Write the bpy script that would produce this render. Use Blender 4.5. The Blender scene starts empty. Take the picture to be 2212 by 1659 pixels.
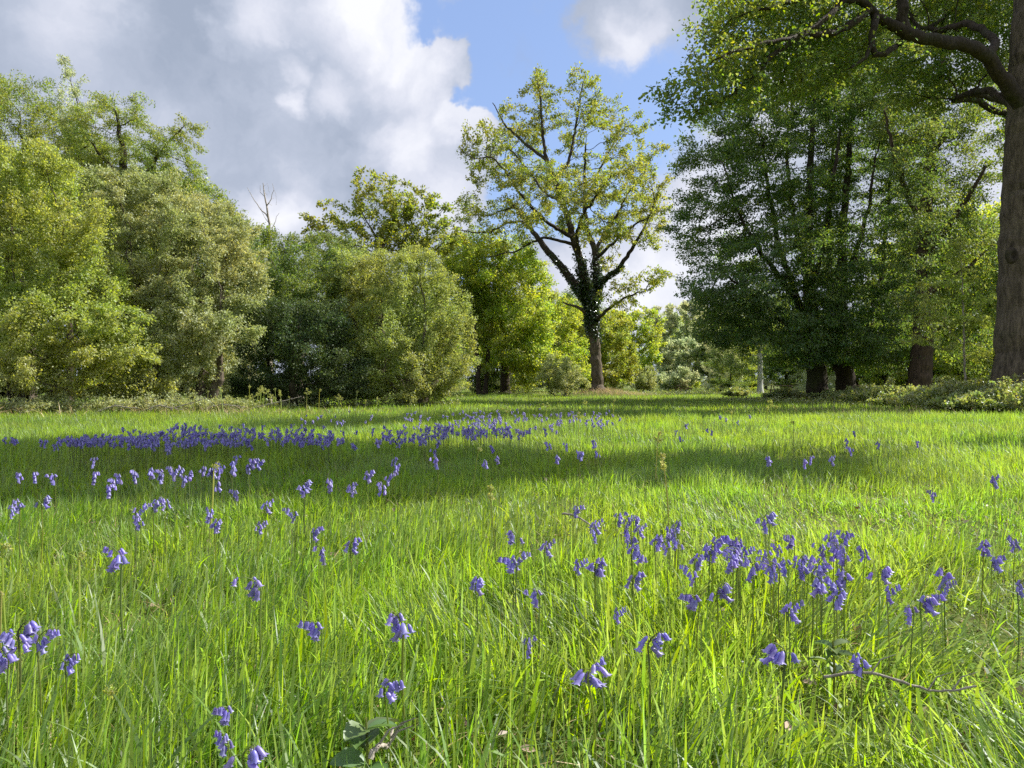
import bpy, math, random
import numpy as np
from mathutils import Vector, Matrix, Euler

R = math.radians
random.seed(5)
RNG = np.random.default_rng(11)
scene = bpy.context.scene
COL = scene.collection

# ------------------------------------------------------------------ camera
CAM_H = 0.85
cam_d = bpy.data.cameras.new('camera')
cam = bpy.data.objects.new('camera', cam_d)
COL.objects.link(cam)
cam.location = (0, 0, CAM_H)
cam.rotation_euler = (R(90), 0, 0)
cam_d.sensor_width = 36
cam_d.lens = 27.03
cam_d.clip_start = 0.05
cam_d.clip_end = 3000
scene.camera = cam

# ------------------------------------------------------------------ exposure / render
scene.view_settings.view_transform = 'Standard'
scene.view_settings.look = 'None'
scene.view_settings.exposure = 0.8
scene.view_settings.gamma = 1.0
scene.cycles.use_denoising = False
scene.cycles.max_bounces = 6
scene.cycles.diffuse_bounces = 3
scene.cycles.glossy_bounces = 1
scene.cycles.transmission_bounces = 4
scene.cycles.caustics_reflective = False
scene.cycles.caustics_refractive = False
scene.cycles.use_adaptive_sampling = True
scene.cycles.adaptive_threshold = 0.02
scene.cycles.sample_clamp_indirect = 5.0

# ------------------------------------------------------------------ sun
SUN_AZ = 69.0      # degrees to the right of the viewing direction
SUN_EL = 42.0
sd = Vector((math.cos(R(SUN_EL)) * math.sin(R(SUN_AZ)), math.cos(R(SUN_EL)) * math.cos(R(SUN_AZ)), math.sin(R(SUN_EL))))
sun_d = bpy.data.lights.new('sun', 'SUN')
sun_d.energy = 5.0
sun_d.angle = R(0.5)
sun_d.color = (1.0, 0.95, 0.86)
sun = bpy.data.objects.new('sun', sun_d)
COL.objects.link(sun)
sun.rotation_euler = (-sd).to_track_quat('-Z', 'Y').to_euler()


def px(x, y, d):
    """point at depth d seen at photo position (x, y) of a 2212 x 1659 frame"""
    return np.array([(x - 1106) / 1661 * d, d, CAM_H - (y - 829.5) / 1661 * d])


# ------------------------------------------------------------------ sky
def build_world():
    w = bpy.data.worlds.new('World')
    scene.world = w
    w.use_nodes = True
    nt = w.node_tree
    nt.nodes.clear()
    N, L = nt.nodes.new, nt.links.new
    out = N('ShaderNodeOutputWorld')
    bg = N('ShaderNodeBackground')
    bg.inputs['Strength'].default_value = 0.1
    L(bg.outputs[0], out.inputs['Surface'])
    sky = N('ShaderNodeTexSky')
    sky.sky_type = 'NISHITA'
    sky.sun_disc = False
    sky.sun_elevation = R(SUN_EL)
    sky.sun_rotation = R(SUN_AZ)
    sky.air_density = 1.0
    sky.dust_density = 0.6
    sky.ozone_density = 1.6
    tc = N('ShaderNodeTexCoord')
    D = tc.outputs['Generated']

    def noise(scale, detail, rough, vec=D, dist=0.0, off=None):
        n = N('ShaderNodeTexNoise')
        n.inputs['Scale'].default_value = scale
        n.inputs['Detail'].default_value = detail
        n.inputs['Roughness'].default_value = rough
        n.inputs['Distortion'].default_value = dist
        if off:
            a = N('ShaderNodeVectorMath'); a.operation = 'ADD'
            L(vec, a.inputs[0]); a.inputs[1].default_value = off
            vec = a.outputs[0]
        L(vec, n.inputs['Vector'])
        return n

    def m(op, a, b=None, c=None, clamp=False):
        n = N('ShaderNodeMath'); n.operation = op; n.use_clamp = clamp
        for i, v in enumerate((a, b, c)):
            if v is None: continue
            if isinstance(v, (int, float)): n.inputs[i].default_value = v
            else: L(v, n.inputs[i])
        return n.outputs[0]

    def ramp(v, a, b, lo=0.0, hi=1.0):
        n = N('ShaderNodeMapRange'); n.interpolation_type = 'SMOOTHSTEP'
        L(v, n.inputs['Value'])
        for k, q in (('From Min', a), ('From Max', b), ('To Min', lo), ('To Max', hi)):
            n.inputs[k].default_value = q
        return n.outputs[0]

    # directions get a turbulent warp so that cloud edges billow
    wn = noise(5.0, 6, 0.6)
    sub = N('ShaderNodeVectorMath'); sub.operation = 'SUBTRACT'
    L(wn.outputs['Color'], sub.inputs[0]); sub.inputs[1].default_value = (0.5, 0.5, 0.5)
    sc = N('ShaderNodeVectorMath'); sc.operation = 'SCALE'; sc.inputs['Scale'].default_value = 0.17
    L(sub.outputs[0], sc.inputs[0])
    add = N('ShaderNodeVectorMath'); add.operation = 'ADD'
    L(D, add.inputs[0]); L(sc.outputs[0], add.inputs[1])
    W = add.outputs[0]

    def blob(x, y, r, soft=0.6, sx=1.0, sz=1.0):
        v = px(x, y, 1.0) - np.array([0, 0, CAM_H]); v = v / np.linalg.norm(v)
        s = N('ShaderNodeVectorMath'); s.operation = 'SUBTRACT'
        L(W, s.inputs[0]); s.inputs[1].default_value = tuple(v)
        k = N('ShaderNodeVectorMath'); k.operation = 'MULTIPLY'
        L(s.outputs[0], k.inputs[0]); k.inputs[1].default_value = (sx, 1, sz)
        ln = N('ShaderNodeVectorMath'); ln.operation = 'LENGTH'
        L(k.outputs[0], ln.inputs[0])
        rr = r / 1661
        return ramp(ln.outputs['Value'], rr, rr * (1 - soft))

    def union(bl):
        a = bl[0]
        for b in bl[1:]: a = m('SMOOTH_MAX', a, b, 0.35)
        return a
    cover = union([
        blob(120, 150, 560, .25), blob(550, 180, 370, .3), blob(300, 560, 700, .3), blob(800, 430, 290, .4),
        blob(150, 60, 10, .5), blob(740, 120, 150, .5), blob(890, 200, 130, .35), blob(955, 140, 85, .5), blob(1010, 280, 75, .45),
        blob(940, 330, 130, .4), blob(1390, 60, 150, .9), blob(1460, 0, 180, .9), blob(1250, 620, 340, .8, 1, 1.9),
        blob(1700, 600, 520, .6, 1, 1.3), blob(2100, 300, 520, .5), blob(1600, 380, 160, .9), blob(960, 15, 80, 1.0)])
    # clouds overhead and all round the camera (unseen, widened and whitened to add fill light)
    sep = N('ShaderNodeSeparateXYZ'); L(D, sep.inputs[0])
    n2 = noise(2.2, 8, 0.6, W, 0.3, (3.1, 1.7, 0.4))
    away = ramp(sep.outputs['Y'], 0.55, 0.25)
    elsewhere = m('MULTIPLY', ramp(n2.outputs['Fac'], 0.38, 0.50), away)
    fine = noise(9.0, 10, 0.62, W, 0.0, (1.3, 0.2, 7.7))
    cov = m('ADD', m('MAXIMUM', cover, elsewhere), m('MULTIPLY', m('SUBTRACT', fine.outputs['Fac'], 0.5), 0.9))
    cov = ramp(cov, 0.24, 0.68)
    # thickness: grey undersides against bright thin edges
    thick = noise(4.2, 9, 0.55, W, 0.2, (5.2, 8.1, 2.2))
    bright = union([
        blob(480, 95, 75, 1), blob(560, 40, 130, 1), blob(590, 165, 75, 1), blob(690, 190, 100, 1), blob(600, 230, 60, 1), blob(180, 30, 210, 1),
        blob(850, 90, 190, .9), blob(930, 150, 150, .9), blob(1000, 250, 90, .6), blob(900, 300, 170, 1), blob(1330, 600, 380, 1, 1, 1.5), blob(1390, 110, 150, 1),
        blob(600, 470, 160, 1, 1, 1.7), blob(950, 430, 160, 1), blob(2050, 350, 600, .7), blob(1650, 500, 360, .8), blob(760, 20, 200, 1)])
    br = m('ADD', m('MULTIPLY', bright, 0.66), m('MULTIPLY', m('SUBTRACT', thick.outputs['Fac'], 0.45), 2.1))
    br = m('ADD', br, m('MULTIPLY', away, 0.35))  # extra whiteness of the unseen clouds, added as fill light
    ccol = N('ShaderNodeValToRGB')
    L(br, ccol.inputs['Fac'])
    e = ccol.color_ramp.elements
    e[0].position = 0.0; e[0].color = (0.36, 0.42, 0.54, 1)
    e[1].position = 0.92; e[1].color = (0.93, 0.94, 1.0, 1)
    q = e.new(0.3); q.color = (0.49, 0.545, 0.67, 1)
    q = e.new(0.6); q.color = (0.70, 0.73, 0.84, 1)
    mul = N('ShaderNodeVectorMath'); mul.operation = 'SCALE'; mul.inputs['Scale'].default_value = 6.1
    L(ccol.outputs['Color'], mul.inputs[0])
    # the clear sky, a little paler than the model's
    tint = N('ShaderNodeMix'); tint.data_type = 'RGBA'; tint.inputs['Factor'].default_value = 0.55
    L(sky.outputs[0], tint.inputs['A']); tint.inputs['B'].default_value = (2.2, 3.1, 5.6, 1)
    mix = N('ShaderNodeMix'); mix.data_type = 'RGBA'
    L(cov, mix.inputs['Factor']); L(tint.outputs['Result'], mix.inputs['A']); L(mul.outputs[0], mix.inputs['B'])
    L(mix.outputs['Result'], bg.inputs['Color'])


build_world()


# ------------------------------------------------------------------ helpers
def tag(o, label=None, cat=None, group=None, kind=None):
    for k, v in (('label', label), ('category', cat), ('group', group), ('kind', kind)):
        if v: o[k] = v
    return o


def empty(name, loc=(0, 0, 0), rz=0.0):
    o = bpy.data.objects.new(name, None)
    COL.objects.link(o); o.location = loc; o.rotation_euler = (0, 0, rz)
    o.empty_display_size = 0.1
    return o


def mesh_obj(name, V, faces, mats, parent=None, smooth=False, midx=None, loc=None):
    """faces: list of int arrays, each (n, k)"""
    me = bpy.data.meshes.new(name)
    V = np.ascontiguousarray(V, dtype=np.float32).reshape(-1, 3)
    me.vertices.add(len(V)); me.vertices.foreach_set('co', V.ravel())
    faces = [np.asarray(f, dtype=np.int32) for f in faces if len(f)]
    loops = np.concatenate([f.ravel() for f in faces])
    tot = np.concatenate([np.full(len(f), f.shape[1], np.int32) for f in faces])
    st = np.concatenate([[0], np.cumsum(tot)[:-1]]).astype(np.int32)
    me.loops.add(len(loops)); me.loops.foreach_set('vertex_index', loops)
    me.polygons.add(len(tot)); me.polygons.foreach_set('loop_start', st)
    if midx is not None: me.polygons.foreach_set('material_index', np.asarray(midx, np.int32))
    me.update(calc_edges=True)
    me.polygons.foreach_set('use_smooth', np.full(len(tot), smooth))
    for mm in (mats if isinstance(mats, (list, tuple)) else [mats]): me.materials.append(mm)
    o = bpy.data.objects.new(name, me)
    COL.objects.link(o)
    if parent: o.parent = parent
    if loc is not None: o.location = loc
    return o


def norm(v):
    return v / np.maximum(np.linalg.norm(v, axis=-1, keepdims=True), 1e-9)


def vnoise(x, y, seed=0):
    """smooth 2-D value noise, 0..1"""
    r = np.random.default_rng(seed).random((64, 64))
    xi, yi = np.floor(x).astype(int), np.floor(y).astype(int)
    fx, fy = x - xi, y - yi
    fx, fy = fx * fx * (3 - 2 * fx), fy * fy * (3 - 2 * fy)
    a, b = r[xi % 64, yi % 64], r[(xi + 1) % 64, yi % 64]
    c, d = r[xi % 64, (yi + 1) % 64], r[(xi + 1) % 64, (yi + 1) % 64]
    return (a * (1 - fx) + b * fx) * (1 - fy) + (c * (1 - fx) + d * fx) * fy


def ground_z(x, y):
    x = np.asarray(x, float); y = np.asarray(y, float)
    z = 0.10 * (vnoise(x / 4.5, y / 4.5, 1) - 0.5) * np.clip(y / 8, 0, 1)
    z = z + 0.03 * (vnoise(x / 0.9, y / 0.9, 2) - 0.5)
    z = z + 0.42 * np.exp(-(((x - 6.4) / 2.3) ** 2 + ((y - 55) / 2.0) ** 2))
    return z


def gz(x, y):
    return float(ground_z(x, y))


# ------------------------------------------------------------------ materials
def new_mat(name):
    m = bpy.data.materials.new(name); m.use_nodes = True
    m.node_tree.nodes.clear()
    return m, m.node_tree.nodes.new, m.node_tree.links.new


def leaf_mat(name, c, tc=None, tf=0.45, gloss=0.04, rough=0.5, hv=0.03, vv=0.30, c2=None, patch=0.5, sv=0.25):
    """thin leaf: reflects, lets light through, a little waxy; every leaf differs slightly in colour"""
    m, N, L = new_mat(name)
    if tc is None: tc = (min(1, c[0] * 2.1), min(1, c[1] * 2.0), c[2] * 0.8)
    if c2 is None: c2 = (c[0] * 1.35, c[1] * 1.1, c[2])
    out = N('ShaderNodeOutputMaterial')
    geo = N('ShaderNodeNewGeometry')
    tco = N('ShaderNodeTexCoord')
    nz = N('ShaderNodeTexNoise'); nz.inputs['Scale'].default_value = patch; nz.inputs['Detail'].default_value = 3
    L(tco.outputs['Object'], nz.inputs['Vector'])
    rmp = N('ShaderNodeMapRange'); L(nz.outputs['Fac'], rmp.inputs['Value'])
    rmp.inputs['From Min'].default_value = 0.38; rmp.inputs['From Max'].default_value = 0.62

    oi = N('ShaderNodeObjectInfo')
    rsum = N('ShaderNodeMath'); rsum.operation = 'ADD'; L(geo.outputs['Random Per Island'], rsum.inputs[0]); L(oi.outputs['Random'], rsum.inputs[1])
    rf = N('ShaderNodeMath'); rf.operation = 'FRACT'; L(rsum.outputs[0], rf.inputs[0])

    def varied(c, c2):
        mx = N('ShaderNodeMix'); mx.data_type = 'RGBA'
        L(rmp.outputs[0], mx.inputs['Factor'])
        mx.inputs['A'].default_value = (*c, 1); mx.inputs['B'].default_value = (*c2, 1)
        h = N('ShaderNodeHueSaturation')
        a = N('ShaderNodeMapRange'); L(rf.outputs[0], a.inputs['Value'])
        a.inputs['To Min'].default_value = 0.5 + hv; a.inputs['To Max'].default_value = 0.5 - hv
        w = N('ShaderNodeTexWhiteNoise'); w.noise_dimensions = '1D'; L(rf.outputs[0], w.inputs['W'])
        b = N('ShaderNodeMapRange'); L(w.outputs['Value'], b.inputs['Value'])
        b.inputs['To Min'].default_value = 1 - vv; b.inputs['To Max'].default_value = 1 + vv
        s = N('ShaderNodeMapRange'); L(w.outputs['Color'], s.inputs['Value'])
        s.inputs['To Min'].default_value = 1 - sv; s.inputs['To Max'].default_value = 1.0 + sv * 0.4
        L(a.outputs[0], h.inputs['Hue']); L(b.outputs[0], h.inputs['Value']); L(s.outputs[0], h.inputs['Saturation'])
        L(mx.outputs['Result'], h.inputs['Color'])
        return h.outputs[0]
    d = N('ShaderNodeBsdfDiffuse'); L(varied(c, c2), d.inputs['Color'])
    t = N('ShaderNodeBsdfTranslucent')
    L(varied(tc, (min(1, tc[0] * 1.3), min(1, tc[1] * 1.05), tc[2])), t.inputs['Color'])
    mx = N('ShaderNodeMixShader'); mx.inputs[0].default_value = tf
    L(d.outputs[0], mx.inputs[1]); L(t.outputs[0], mx.inputs[2])
    g = N('ShaderNodeBsdfGlossy'); g.inputs['Roughness'].default_value = rough
    g.inputs['Color'].default_value = (0.9, 0.95, 1, 1)
    m2 = N('ShaderNodeMixShader'); m2.inputs[0].default_value = gloss
    L(mx.outputs[0], m2.inputs[1]); L(g.outputs[0], m2.inputs[2])
    L(m2.outputs[0], out.inputs['Surface'])
    return m


def bark_mat(name, c1, c2, moss=0.0, scale=6.0, bump=0.6):
    m, N, L = new_mat(name)
    out = N('ShaderNodeOutputMaterial'); p = N('ShaderNodeBsdfPrincipled')
    p.inputs['Roughness'].default_value = 0.9
    p.inputs['Specular IOR Level'].default_value = 0.2
    tc = N('ShaderNodeTexCoord'); mp = N('ShaderNodeMapping'); mp.inputs['Scale'].default_value = (scale, scale, scale * 0.22)
    L(tc.outputs['Object'], mp.inputs['Vector'])
    n1 = N('ShaderNodeTexNoise'); n1.inputs['Scale'].default_value = 2.2; n1.inputs['Detail'].default_value = 8; n1.inputs['Roughness'].default_value = 0.65
    n1.inputs['Distortion'].default_value = 0.6
    L(mp.outputs[0], n1.inputs['Vector'])
    v = N('ShaderNodeTexVoronoi'); v.feature = 'DISTANCE_TO_EDGE'; v.inputs['Scale'].default_value = 2.0
    L(mp.outputs[0], v.inputs['Vector'])
    n2 = N('ShaderNodeTexNoise'); n2.inputs['Scale'].default_value = 0.9; n2.inputs['Detail'].default_value = 4
    L(tc.outputs['Object'], n2.inputs['Vector'])
    r = N('ShaderNodeValToRGB'); L(n1.outputs['Fac'], r.inputs['Fac'])
    r.color_ramp.elements[0].position = 0.32; r.color_ramp.elements[0].color = (*c1, 1)
    r.color_ramp.elements[1].position = 0.7; r.color_ramp.elements[1].color = (*c2, 1)
    mx = N('ShaderNodeMix'); mx.data_type = 'RGBA'; L(r.outputs[0], mx.inputs['A'])
    mx.inputs['B'].default_value = (0.06, 0.085, 0.02, 1)
    rr = N('ShaderNodeMapRange'); L(n2.outputs['Fac'], rr.inputs['Value'])
    rr.inputs['From Min'].default_value = 0.62 - moss * 0.35; rr.inputs['From Max'].default_value = 0.80 - moss * 0.3
    rr.inputs['To Max'].default_value = 0.3 + 0.5 * moss
    L(rr.outputs[0], mx.inputs['Factor'])
    L(mx.outputs['Result'], p.inputs['Base Color'])
    ad = N('ShaderNodeMath'); ad.operation = 'ADD'; L(n1.outputs['Fac'], ad.inputs[0])
    v2 = N('ShaderNodeMath'); v2.operation = 'MINIMUM'; L(v.outputs['Distance'], v2.inputs[0]); v2.inputs[1].default_value = 0.25
    L(v2.outputs[0], ad.inputs[1])
    b = N('ShaderNodeBump'); b.inputs['Strength'].default_value = bump; b.inputs['Distance'].default_value = 0.06
    L(ad.outputs[0], b.inputs['Height']); L(b.outputs[0], p.inputs['Normal'])
    L(p.outputs[0], out.inputs['Surface'])
    return m


M = {}
M['grass'] = leaf_mat('grass_blades', (0.14, 0.225, 0.014), (0.37, 0.62, 0.02), tf=0.52, gloss=0.045, rough=0.48, hv=0.018, vv=0.4, patch=0.35,
                      c2=(0.165, 0.23, 0.02), sv=0.2)
M['dry'] = leaf_mat('dry_grass', (0.42, 0.34, 0.17), (0.5, 0.4, 0.2), tf=0.3, hv=0.02, vv=0.35)
M['oak'] = leaf_mat('oak_leaves', (0.14, 0.19, 0.014), (0.44, 0.54, 0.02), tf=0.5, c2=(0.20, 0.21, 0.02), patch=0.45)
M['oak_bright'] = leaf_mat('fresh_oak_leaves', (0.18, 0.27, 0.014), (0.56, 0.74, 0.02), tf=0.58, c2=(0.19, 0.22, 0.016), patch=0.4)
M['oak_brown'] = leaf_mat('bronze_oak_leaves', (0.21, 0.26, 0.022), (0.50, 0.62, 0.03), tf=0.52, c2=(0.25, 0.25, 0.03), patch=0.3)
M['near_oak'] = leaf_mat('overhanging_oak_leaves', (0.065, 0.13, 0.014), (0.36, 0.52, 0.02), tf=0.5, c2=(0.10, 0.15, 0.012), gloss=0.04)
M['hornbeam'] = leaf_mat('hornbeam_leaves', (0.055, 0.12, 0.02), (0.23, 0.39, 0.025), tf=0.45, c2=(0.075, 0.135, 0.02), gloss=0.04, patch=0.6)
M['willow'] = leaf_mat('sallow_leaves', (0.31, 0.36, 0.14), (0.52, 0.60, 0.13), tf=0.4, c2=(0.34, 0.38, 0.18), hv=0.014, vv=0.32, patch=0.5)
M['willow_yellow'] = leaf_mat('yellow_green_leaves', (0.27, 0.35, 0.065), (0.56, 0.70, 0.05), tf=0.45, c2=(0.25, 0.27, 0.07), hv=0.014, vv=0.32, patch=0.4)
M['willow_olive'] = leaf_mat('olive_leaves', (0.25, 0.32, 0.08), (0.48, 0.60, 0.07), tf=0.45, c2=(0.24, 0.27, 0.07), hv=0.014, vv=0.3, patch=0.4)
M['grey_green'] = leaf_mat('grey_green_leaves', (0.33, 0.40, 0.20), (0.62, 0.74, 0.32), tf=0.52, c2=(0.33, 0.38, 0.20), patch=0.2)
M['mid_green'] = leaf_mat('mid_green_leaves', (0.10, 0.17, 0.03), (0.27, 0.40, 0.03), tf=0.45, c2=(0.13, 0.18, 0.03))
M['holly'] = leaf_mat('dark_glossy_leaves', (0.07, 0.12, 0.04), (0.16, 0.26, 0.04), tf=0.3, gloss=0.03, rough=0.5)
M['locust'] = leaf_mat('feathery_leaves', (0.17, 0.25, 0.03), (0.42, 0.56, 0.03), tf=0.45, c2=(0.17, 0.21, 0.03))
M['ivy'] = leaf_mat('ivy_leaves', (0.03, 0.065, 0.012), (0.07, 0.13, 0.01), tf=0.25, gloss=0.09, rough=0.3)
M['bramble'] = leaf_mat('bramble_leaves', (0.22, 0.27, 0.08), (0.42, 0.54, 0.06), tf=0.45, gloss=0.07, rough=0.45, c2=(0.32, 0.33, 0.14), patch=1.2)
M['litter'] = leaf_mat('dead_leaves', (0.22, 0.13, 0.07), (0.2, 0.12, 0.05), tf=0.15, vv=0.32, c2=(0.40, 0.30, 0.2), patch=6)
M['fern'] = leaf_mat('young_bracken', (0.30, 0.36, 0.08), (0.55, 0.62, 0.08), tf=0.45, vv=0.3)
M['nettle'] = leaf_mat('broad_soft_leaf', (0.09, 0.16, 0.035), (0.18, 0.30, 0.04), tf=0.35, gloss=0.05)
M['bell'] = leaf_mat('bluebell_petals', (0.20, 0.165, 0.55), (0.29, 0.22, 0.70), tf=0.42, gloss=0.05, rough=0.4, hv=0.012, vv=0.3, c2=(0.31, 0.27, 0.66), patch=9, sv=0.25)
M['bell_stem'] = leaf_mat('flower_stems', (0.17, 0.22, 0.04), (0.3, 0.42, 0.05), tf=0.5, hv=0.02)
M['bark'] = bark_mat('grey_brown_bark', (0.05, 0.038, 0.028), (0.19, 0.155, 0.12))
M['bark_oak'] = bark_mat('ridged_oak_bark', (0.045, 0.036, 0.026), (0.20, 0.16, 0.115), moss=.12, scale=4, bump=1.0)
M['bark_dark'] = bark_mat('dark_mossy_bark_and_limb_shade', (0.02, 0.016, 0.012), (0.085, 0.065, 0.048), moss=0.3)  # own bark of darker trees; on oak limbs the dark tone is painted shade
M['bark_red'] = bark_mat('reddish_bark', (0.028, 0.021, 0.015), (0.13, 0.09, 0.062))
M['bark_birch'] = bark_mat('white_birch_bark', (0.28, 0.27, 0.25), (0.80, 0.79, 0.74), scale=2.4, bump=0.2)
M['bark_pale'] = bark_mat('pale_dead_wood', (0.20, 0.17, 0.14), (0.50, 0.45, 0.38))
M['wood'] = bark_mat('weathered_timber', (0.12, 0.08, 0.05), (0.30, 0.22, 0.15), scale=8)


def ground_mat():
    m, N, L = new_mat('meadow_soil')
    out = N('ShaderNodeOutputMaterial'); p = N('ShaderNodeBsdfPrincipled')
    p.inputs['Roughness'].default_value = 0.95; p.inputs['Specular IOR Level'].default_value = 0.1
    tc = N('ShaderNodeTexCoord')
    a = N('ShaderNodeTexNoise'); a.inputs['Scale'].default_value = 0.8; a.inputs['Detail'].default_value = 8; a.inputs['Roughness'].default_value = 0.7
    b = N('ShaderNodeTexNoise'); b.inputs['Scale'].default_value = 28; b.inputs['Detail'].default_value = 6
    L(tc.outputs['Object'], a.inputs['Vector']); L(tc.outputs['Object'], b.inputs['Vector'])
    r = N('ShaderNodeValToRGB'); L(b.outputs['Fac'], r.inputs['Fac'])
    r.color_ramp.elements[0].position = 0.35; r.color_ramp.elements[0].color = (0.035, 0.045, 0.012, 1)
    r.color_ramp.elements[1].position = 0.65; r.color_ramp.elements[1].color = (0.14, 0.12, 0.05, 1)
    r2 = N('ShaderNodeValToRGB'); L(a.outputs['Fac'], r2.inputs['Fac'])
    r2.color_ramp.elements[0].position = 0.4; r2.color_ramp.elements[0].color = (0.08, 0.14, 0.015, 1)
    r2.color_ramp.elements[1].position = 0.62; r2.color_ramp.elements[1].color = (0.12, 0.15, 0.03, 1)
    mx = N('ShaderNodeMix'); mx.data_type = 'RGBA'; mx.inputs['Factor'].default_value = 0.55
    L(r.outputs[0], mx.inputs['A']); L(r2.outputs[0], mx.inputs['B'])
    L(mx.outputs['Result'], p.inputs['Base Color'])
    bp = N('ShaderNodeBump'); bp.inputs['Strength'].default_value = 0.6; bp.inputs['Distance'].default_value = 0.03
    L(b.outputs['Fac'], bp.inputs['Height']); L(bp.outputs[0], p.inputs['Normal'])
    L(p.outputs[0], out.inputs['Surface'])
    return m


# ------------------------------------------------------------------ ground
def build_ground():
    xs = np.concatenate([-np.geomspace(900, 62, 14), np.linspace(-60, 60, 241), np.geomspace(62, 900, 14)])
    ys = np.concatenate([-np.geomspace(600, 12, 10), np.linspace(-10, 90, 251), np.geomspace(93, 1500, 16)])
    X, Y = np.meshgrid(xs, ys)
    Z = ground_z(X, Y)
    V = np.stack([X, Y, Z], -1).reshape(-1, 3)
    nx, ny = len(xs), len(ys)
    i = np.arange(ny - 1)[:, None] * nx + np.arange(nx - 1)[None]
    i = i.ravel()
    o = mesh_obj('ground', V, [np.stack([i, i + 1, i + 1 + nx, i + nx], 1)], ground_mat(), smooth=True)
    tag(o, 'soil of the open meadow under the grass', kind='structure')


build_ground()


# ------------------------------------------------------------------ grass
def blades(P, Ht, W, lean, az, seg, face=None, curl=1.8):
    """curved tapering blades; returns verts and faces"""
    n = len(P)
    ld = np.stack([np.cos(az), np.sin(az), np.zeros(n)], 1)
    fa = az + np.pi / 2 + RNG.normal(0, 0.7, n) if face is None else face
    sdv = np.stack([np.cos(fa), np.sin(fa), np.zeros(n)], 1)
    V = np.zeros((n, 2 * seg + 1, 3), np.float32)
    for k in range(seg + 1):
        t = k / seg
        c = P + ld * (Ht * lean * t ** curl)[:, None] + np.array([0, 0, 1.0]) * (Ht * (t - 0.38 * np.minimum(lean, 1.3) * t ** 2.2))[:, None]
        if k == seg: V[:, 2 * seg] = c
        else:
            w = W * (1 - 0.25 * (1 - t) ** 2) * (1 - t ** 2.6) * 0.5 + W * 0.02
            V[:, 2 * k] = c - sdv * w[:, None]; V[:, 2 * k + 1] = c + sdv * w[:, None]
    base = (np.arange(n) * (2 * seg + 1))[:, None]
    q = [base + np.array([2 * k, 2 * k + 1, 2 * k + 3, 2 * k + 2]) for k in range(seg - 1)]
    Q = np.concatenate(q) if q else np.zeros((0, 4), int)
    T = base + np.array([2 * seg - 2, 2 * seg - 1, 2 * seg])
    return V.reshape(-1, 3), Q, T


def field_points(n, d0, d1, spread=0.80, power=0.0, pad=1.3):
    u = RNG.random(n)
    if power == 0: d = d0 + (d1 - d0) * u
    else: d = (d0 ** power + (d1 ** power - d0 ** power) * u) ** (1 / power)
    x = (RNG.random(n) * 2 - 1) * (d * spread + pad)
    return x, d


def build_grass():
    VV, QQ, TT = [], [], []
    off = 0
    for (n, d0, d1, seg, hh, ww, pw) in (
            (62000, 0.55, 3.2, 5, 0.135, 0.0062, 1.5), (9000, 0.6, 4.0, 5, 0.155, 0.0105, 1.2), (150000, 3.2, 8.0, 4, 0.145, 0.0070, 1.0), (190000, 8.0, 20.0, 3, 0.16, 0.0085, 0.7),
            (170000, 20, 60, 2, 0.15, 0.017, 0.6), (50000, 60, 130, 1, 0.17, 0.04, 0.6)):
        x, y = field_points(n, d0, d1, 0.78 if d0 < 60 else 0.5, pw)
        tuft = vnoise(x * 2.6, y * 2.6, 3) * 0.6 + vnoise(x * 7, y * 7, 4) * 0.4
        big = vnoise(x / 1.7, y / 1.7, 5)
        keep = RNG.random(n) < np.clip(0.12 + 2.2 * (tuft - 0.26), 0.1, 1.0)
        # a thin worn patch to the right, as seen among the flowers
        worn = np.exp(-(((x - 1.9) / 0.9) ** 2 + ((y - 4.6) / 0.6) ** 2)) + 0.8 * np.exp(-(((x - 1.6) / 0.5) ** 2 + ((y - 2.4) / 0.35) ** 2))
        keep &= RNG.random(n) > worn * 0.6
        x, y, tuft, big, worn = x[keep], y[keep], tuft[keep], big[keep], worn[keep]
        m = len(x)
        Ht = hh * (0.40 + 0.85 * tuft + 0.35 * big + 0.5 * (vnoise(x / 3.1, y / 2.3, 12) - 0.5)) * RNG.uniform(0.5, 1.35, m) * (1 - 0.45 * worn)
        W = ww * RNG.uniform(0.5, 1.35, m)
        az = vnoise(x * 0.8, y * 0.8, 8) * 9 + RNG.normal(0, 1.1, m)
        lean = np.abs(RNG.normal(0.3, 0.34, m)) + (RNG.random(m) < 0.13) * RNG.uniform(0.3, 1.1, m) + worn * 0.3
        # blades lie over more in the trampled corner on the right
        lean += 0.38 * np.clip((x - 0.5) / 1.2, 0, 1) * np.clip((3.6 - y) / 1.5, 0, 1)
        P = np.stack([x, y, ground_z(x, y) - 0.004], 1)
        V, Q, T = blades(P, Ht, W, lean, az, seg)
        VV.append(V); QQ.append(Q + off); TT.append(T + off); off += len(V)
    # low leafy sward between the blades (small round leaves)
    x, y = field_points(30000, 0.6, 7, 0.78, 0, 1.2)
    P = np.stack([x, y, ground_z(x, y) + RNG.uniform(0.005, 0.05, len(x))], 1)
    V, Q, T = blades(P, RNG.uniform(0.01, 0.03, len(x)), RNG.uniform(0.006, 0.014, len(x)), RNG.uniform(0.8, 2, len(x)), RNG.random(len(x)) * 6.28, 2, curl=1.0)
    VV.append(V); QQ.append(Q + off); TT.append(T + off); off += len(V)
    o = mesh_obj('grass', np.concatenate(VV), [np.concatenate(QQ), np.concatenate(TT)], M['grass'])
    tag(o, 'long fresh green meadow grass with sun and shade bands across it', 'grass', kind='stuff')


build_grass()


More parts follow.
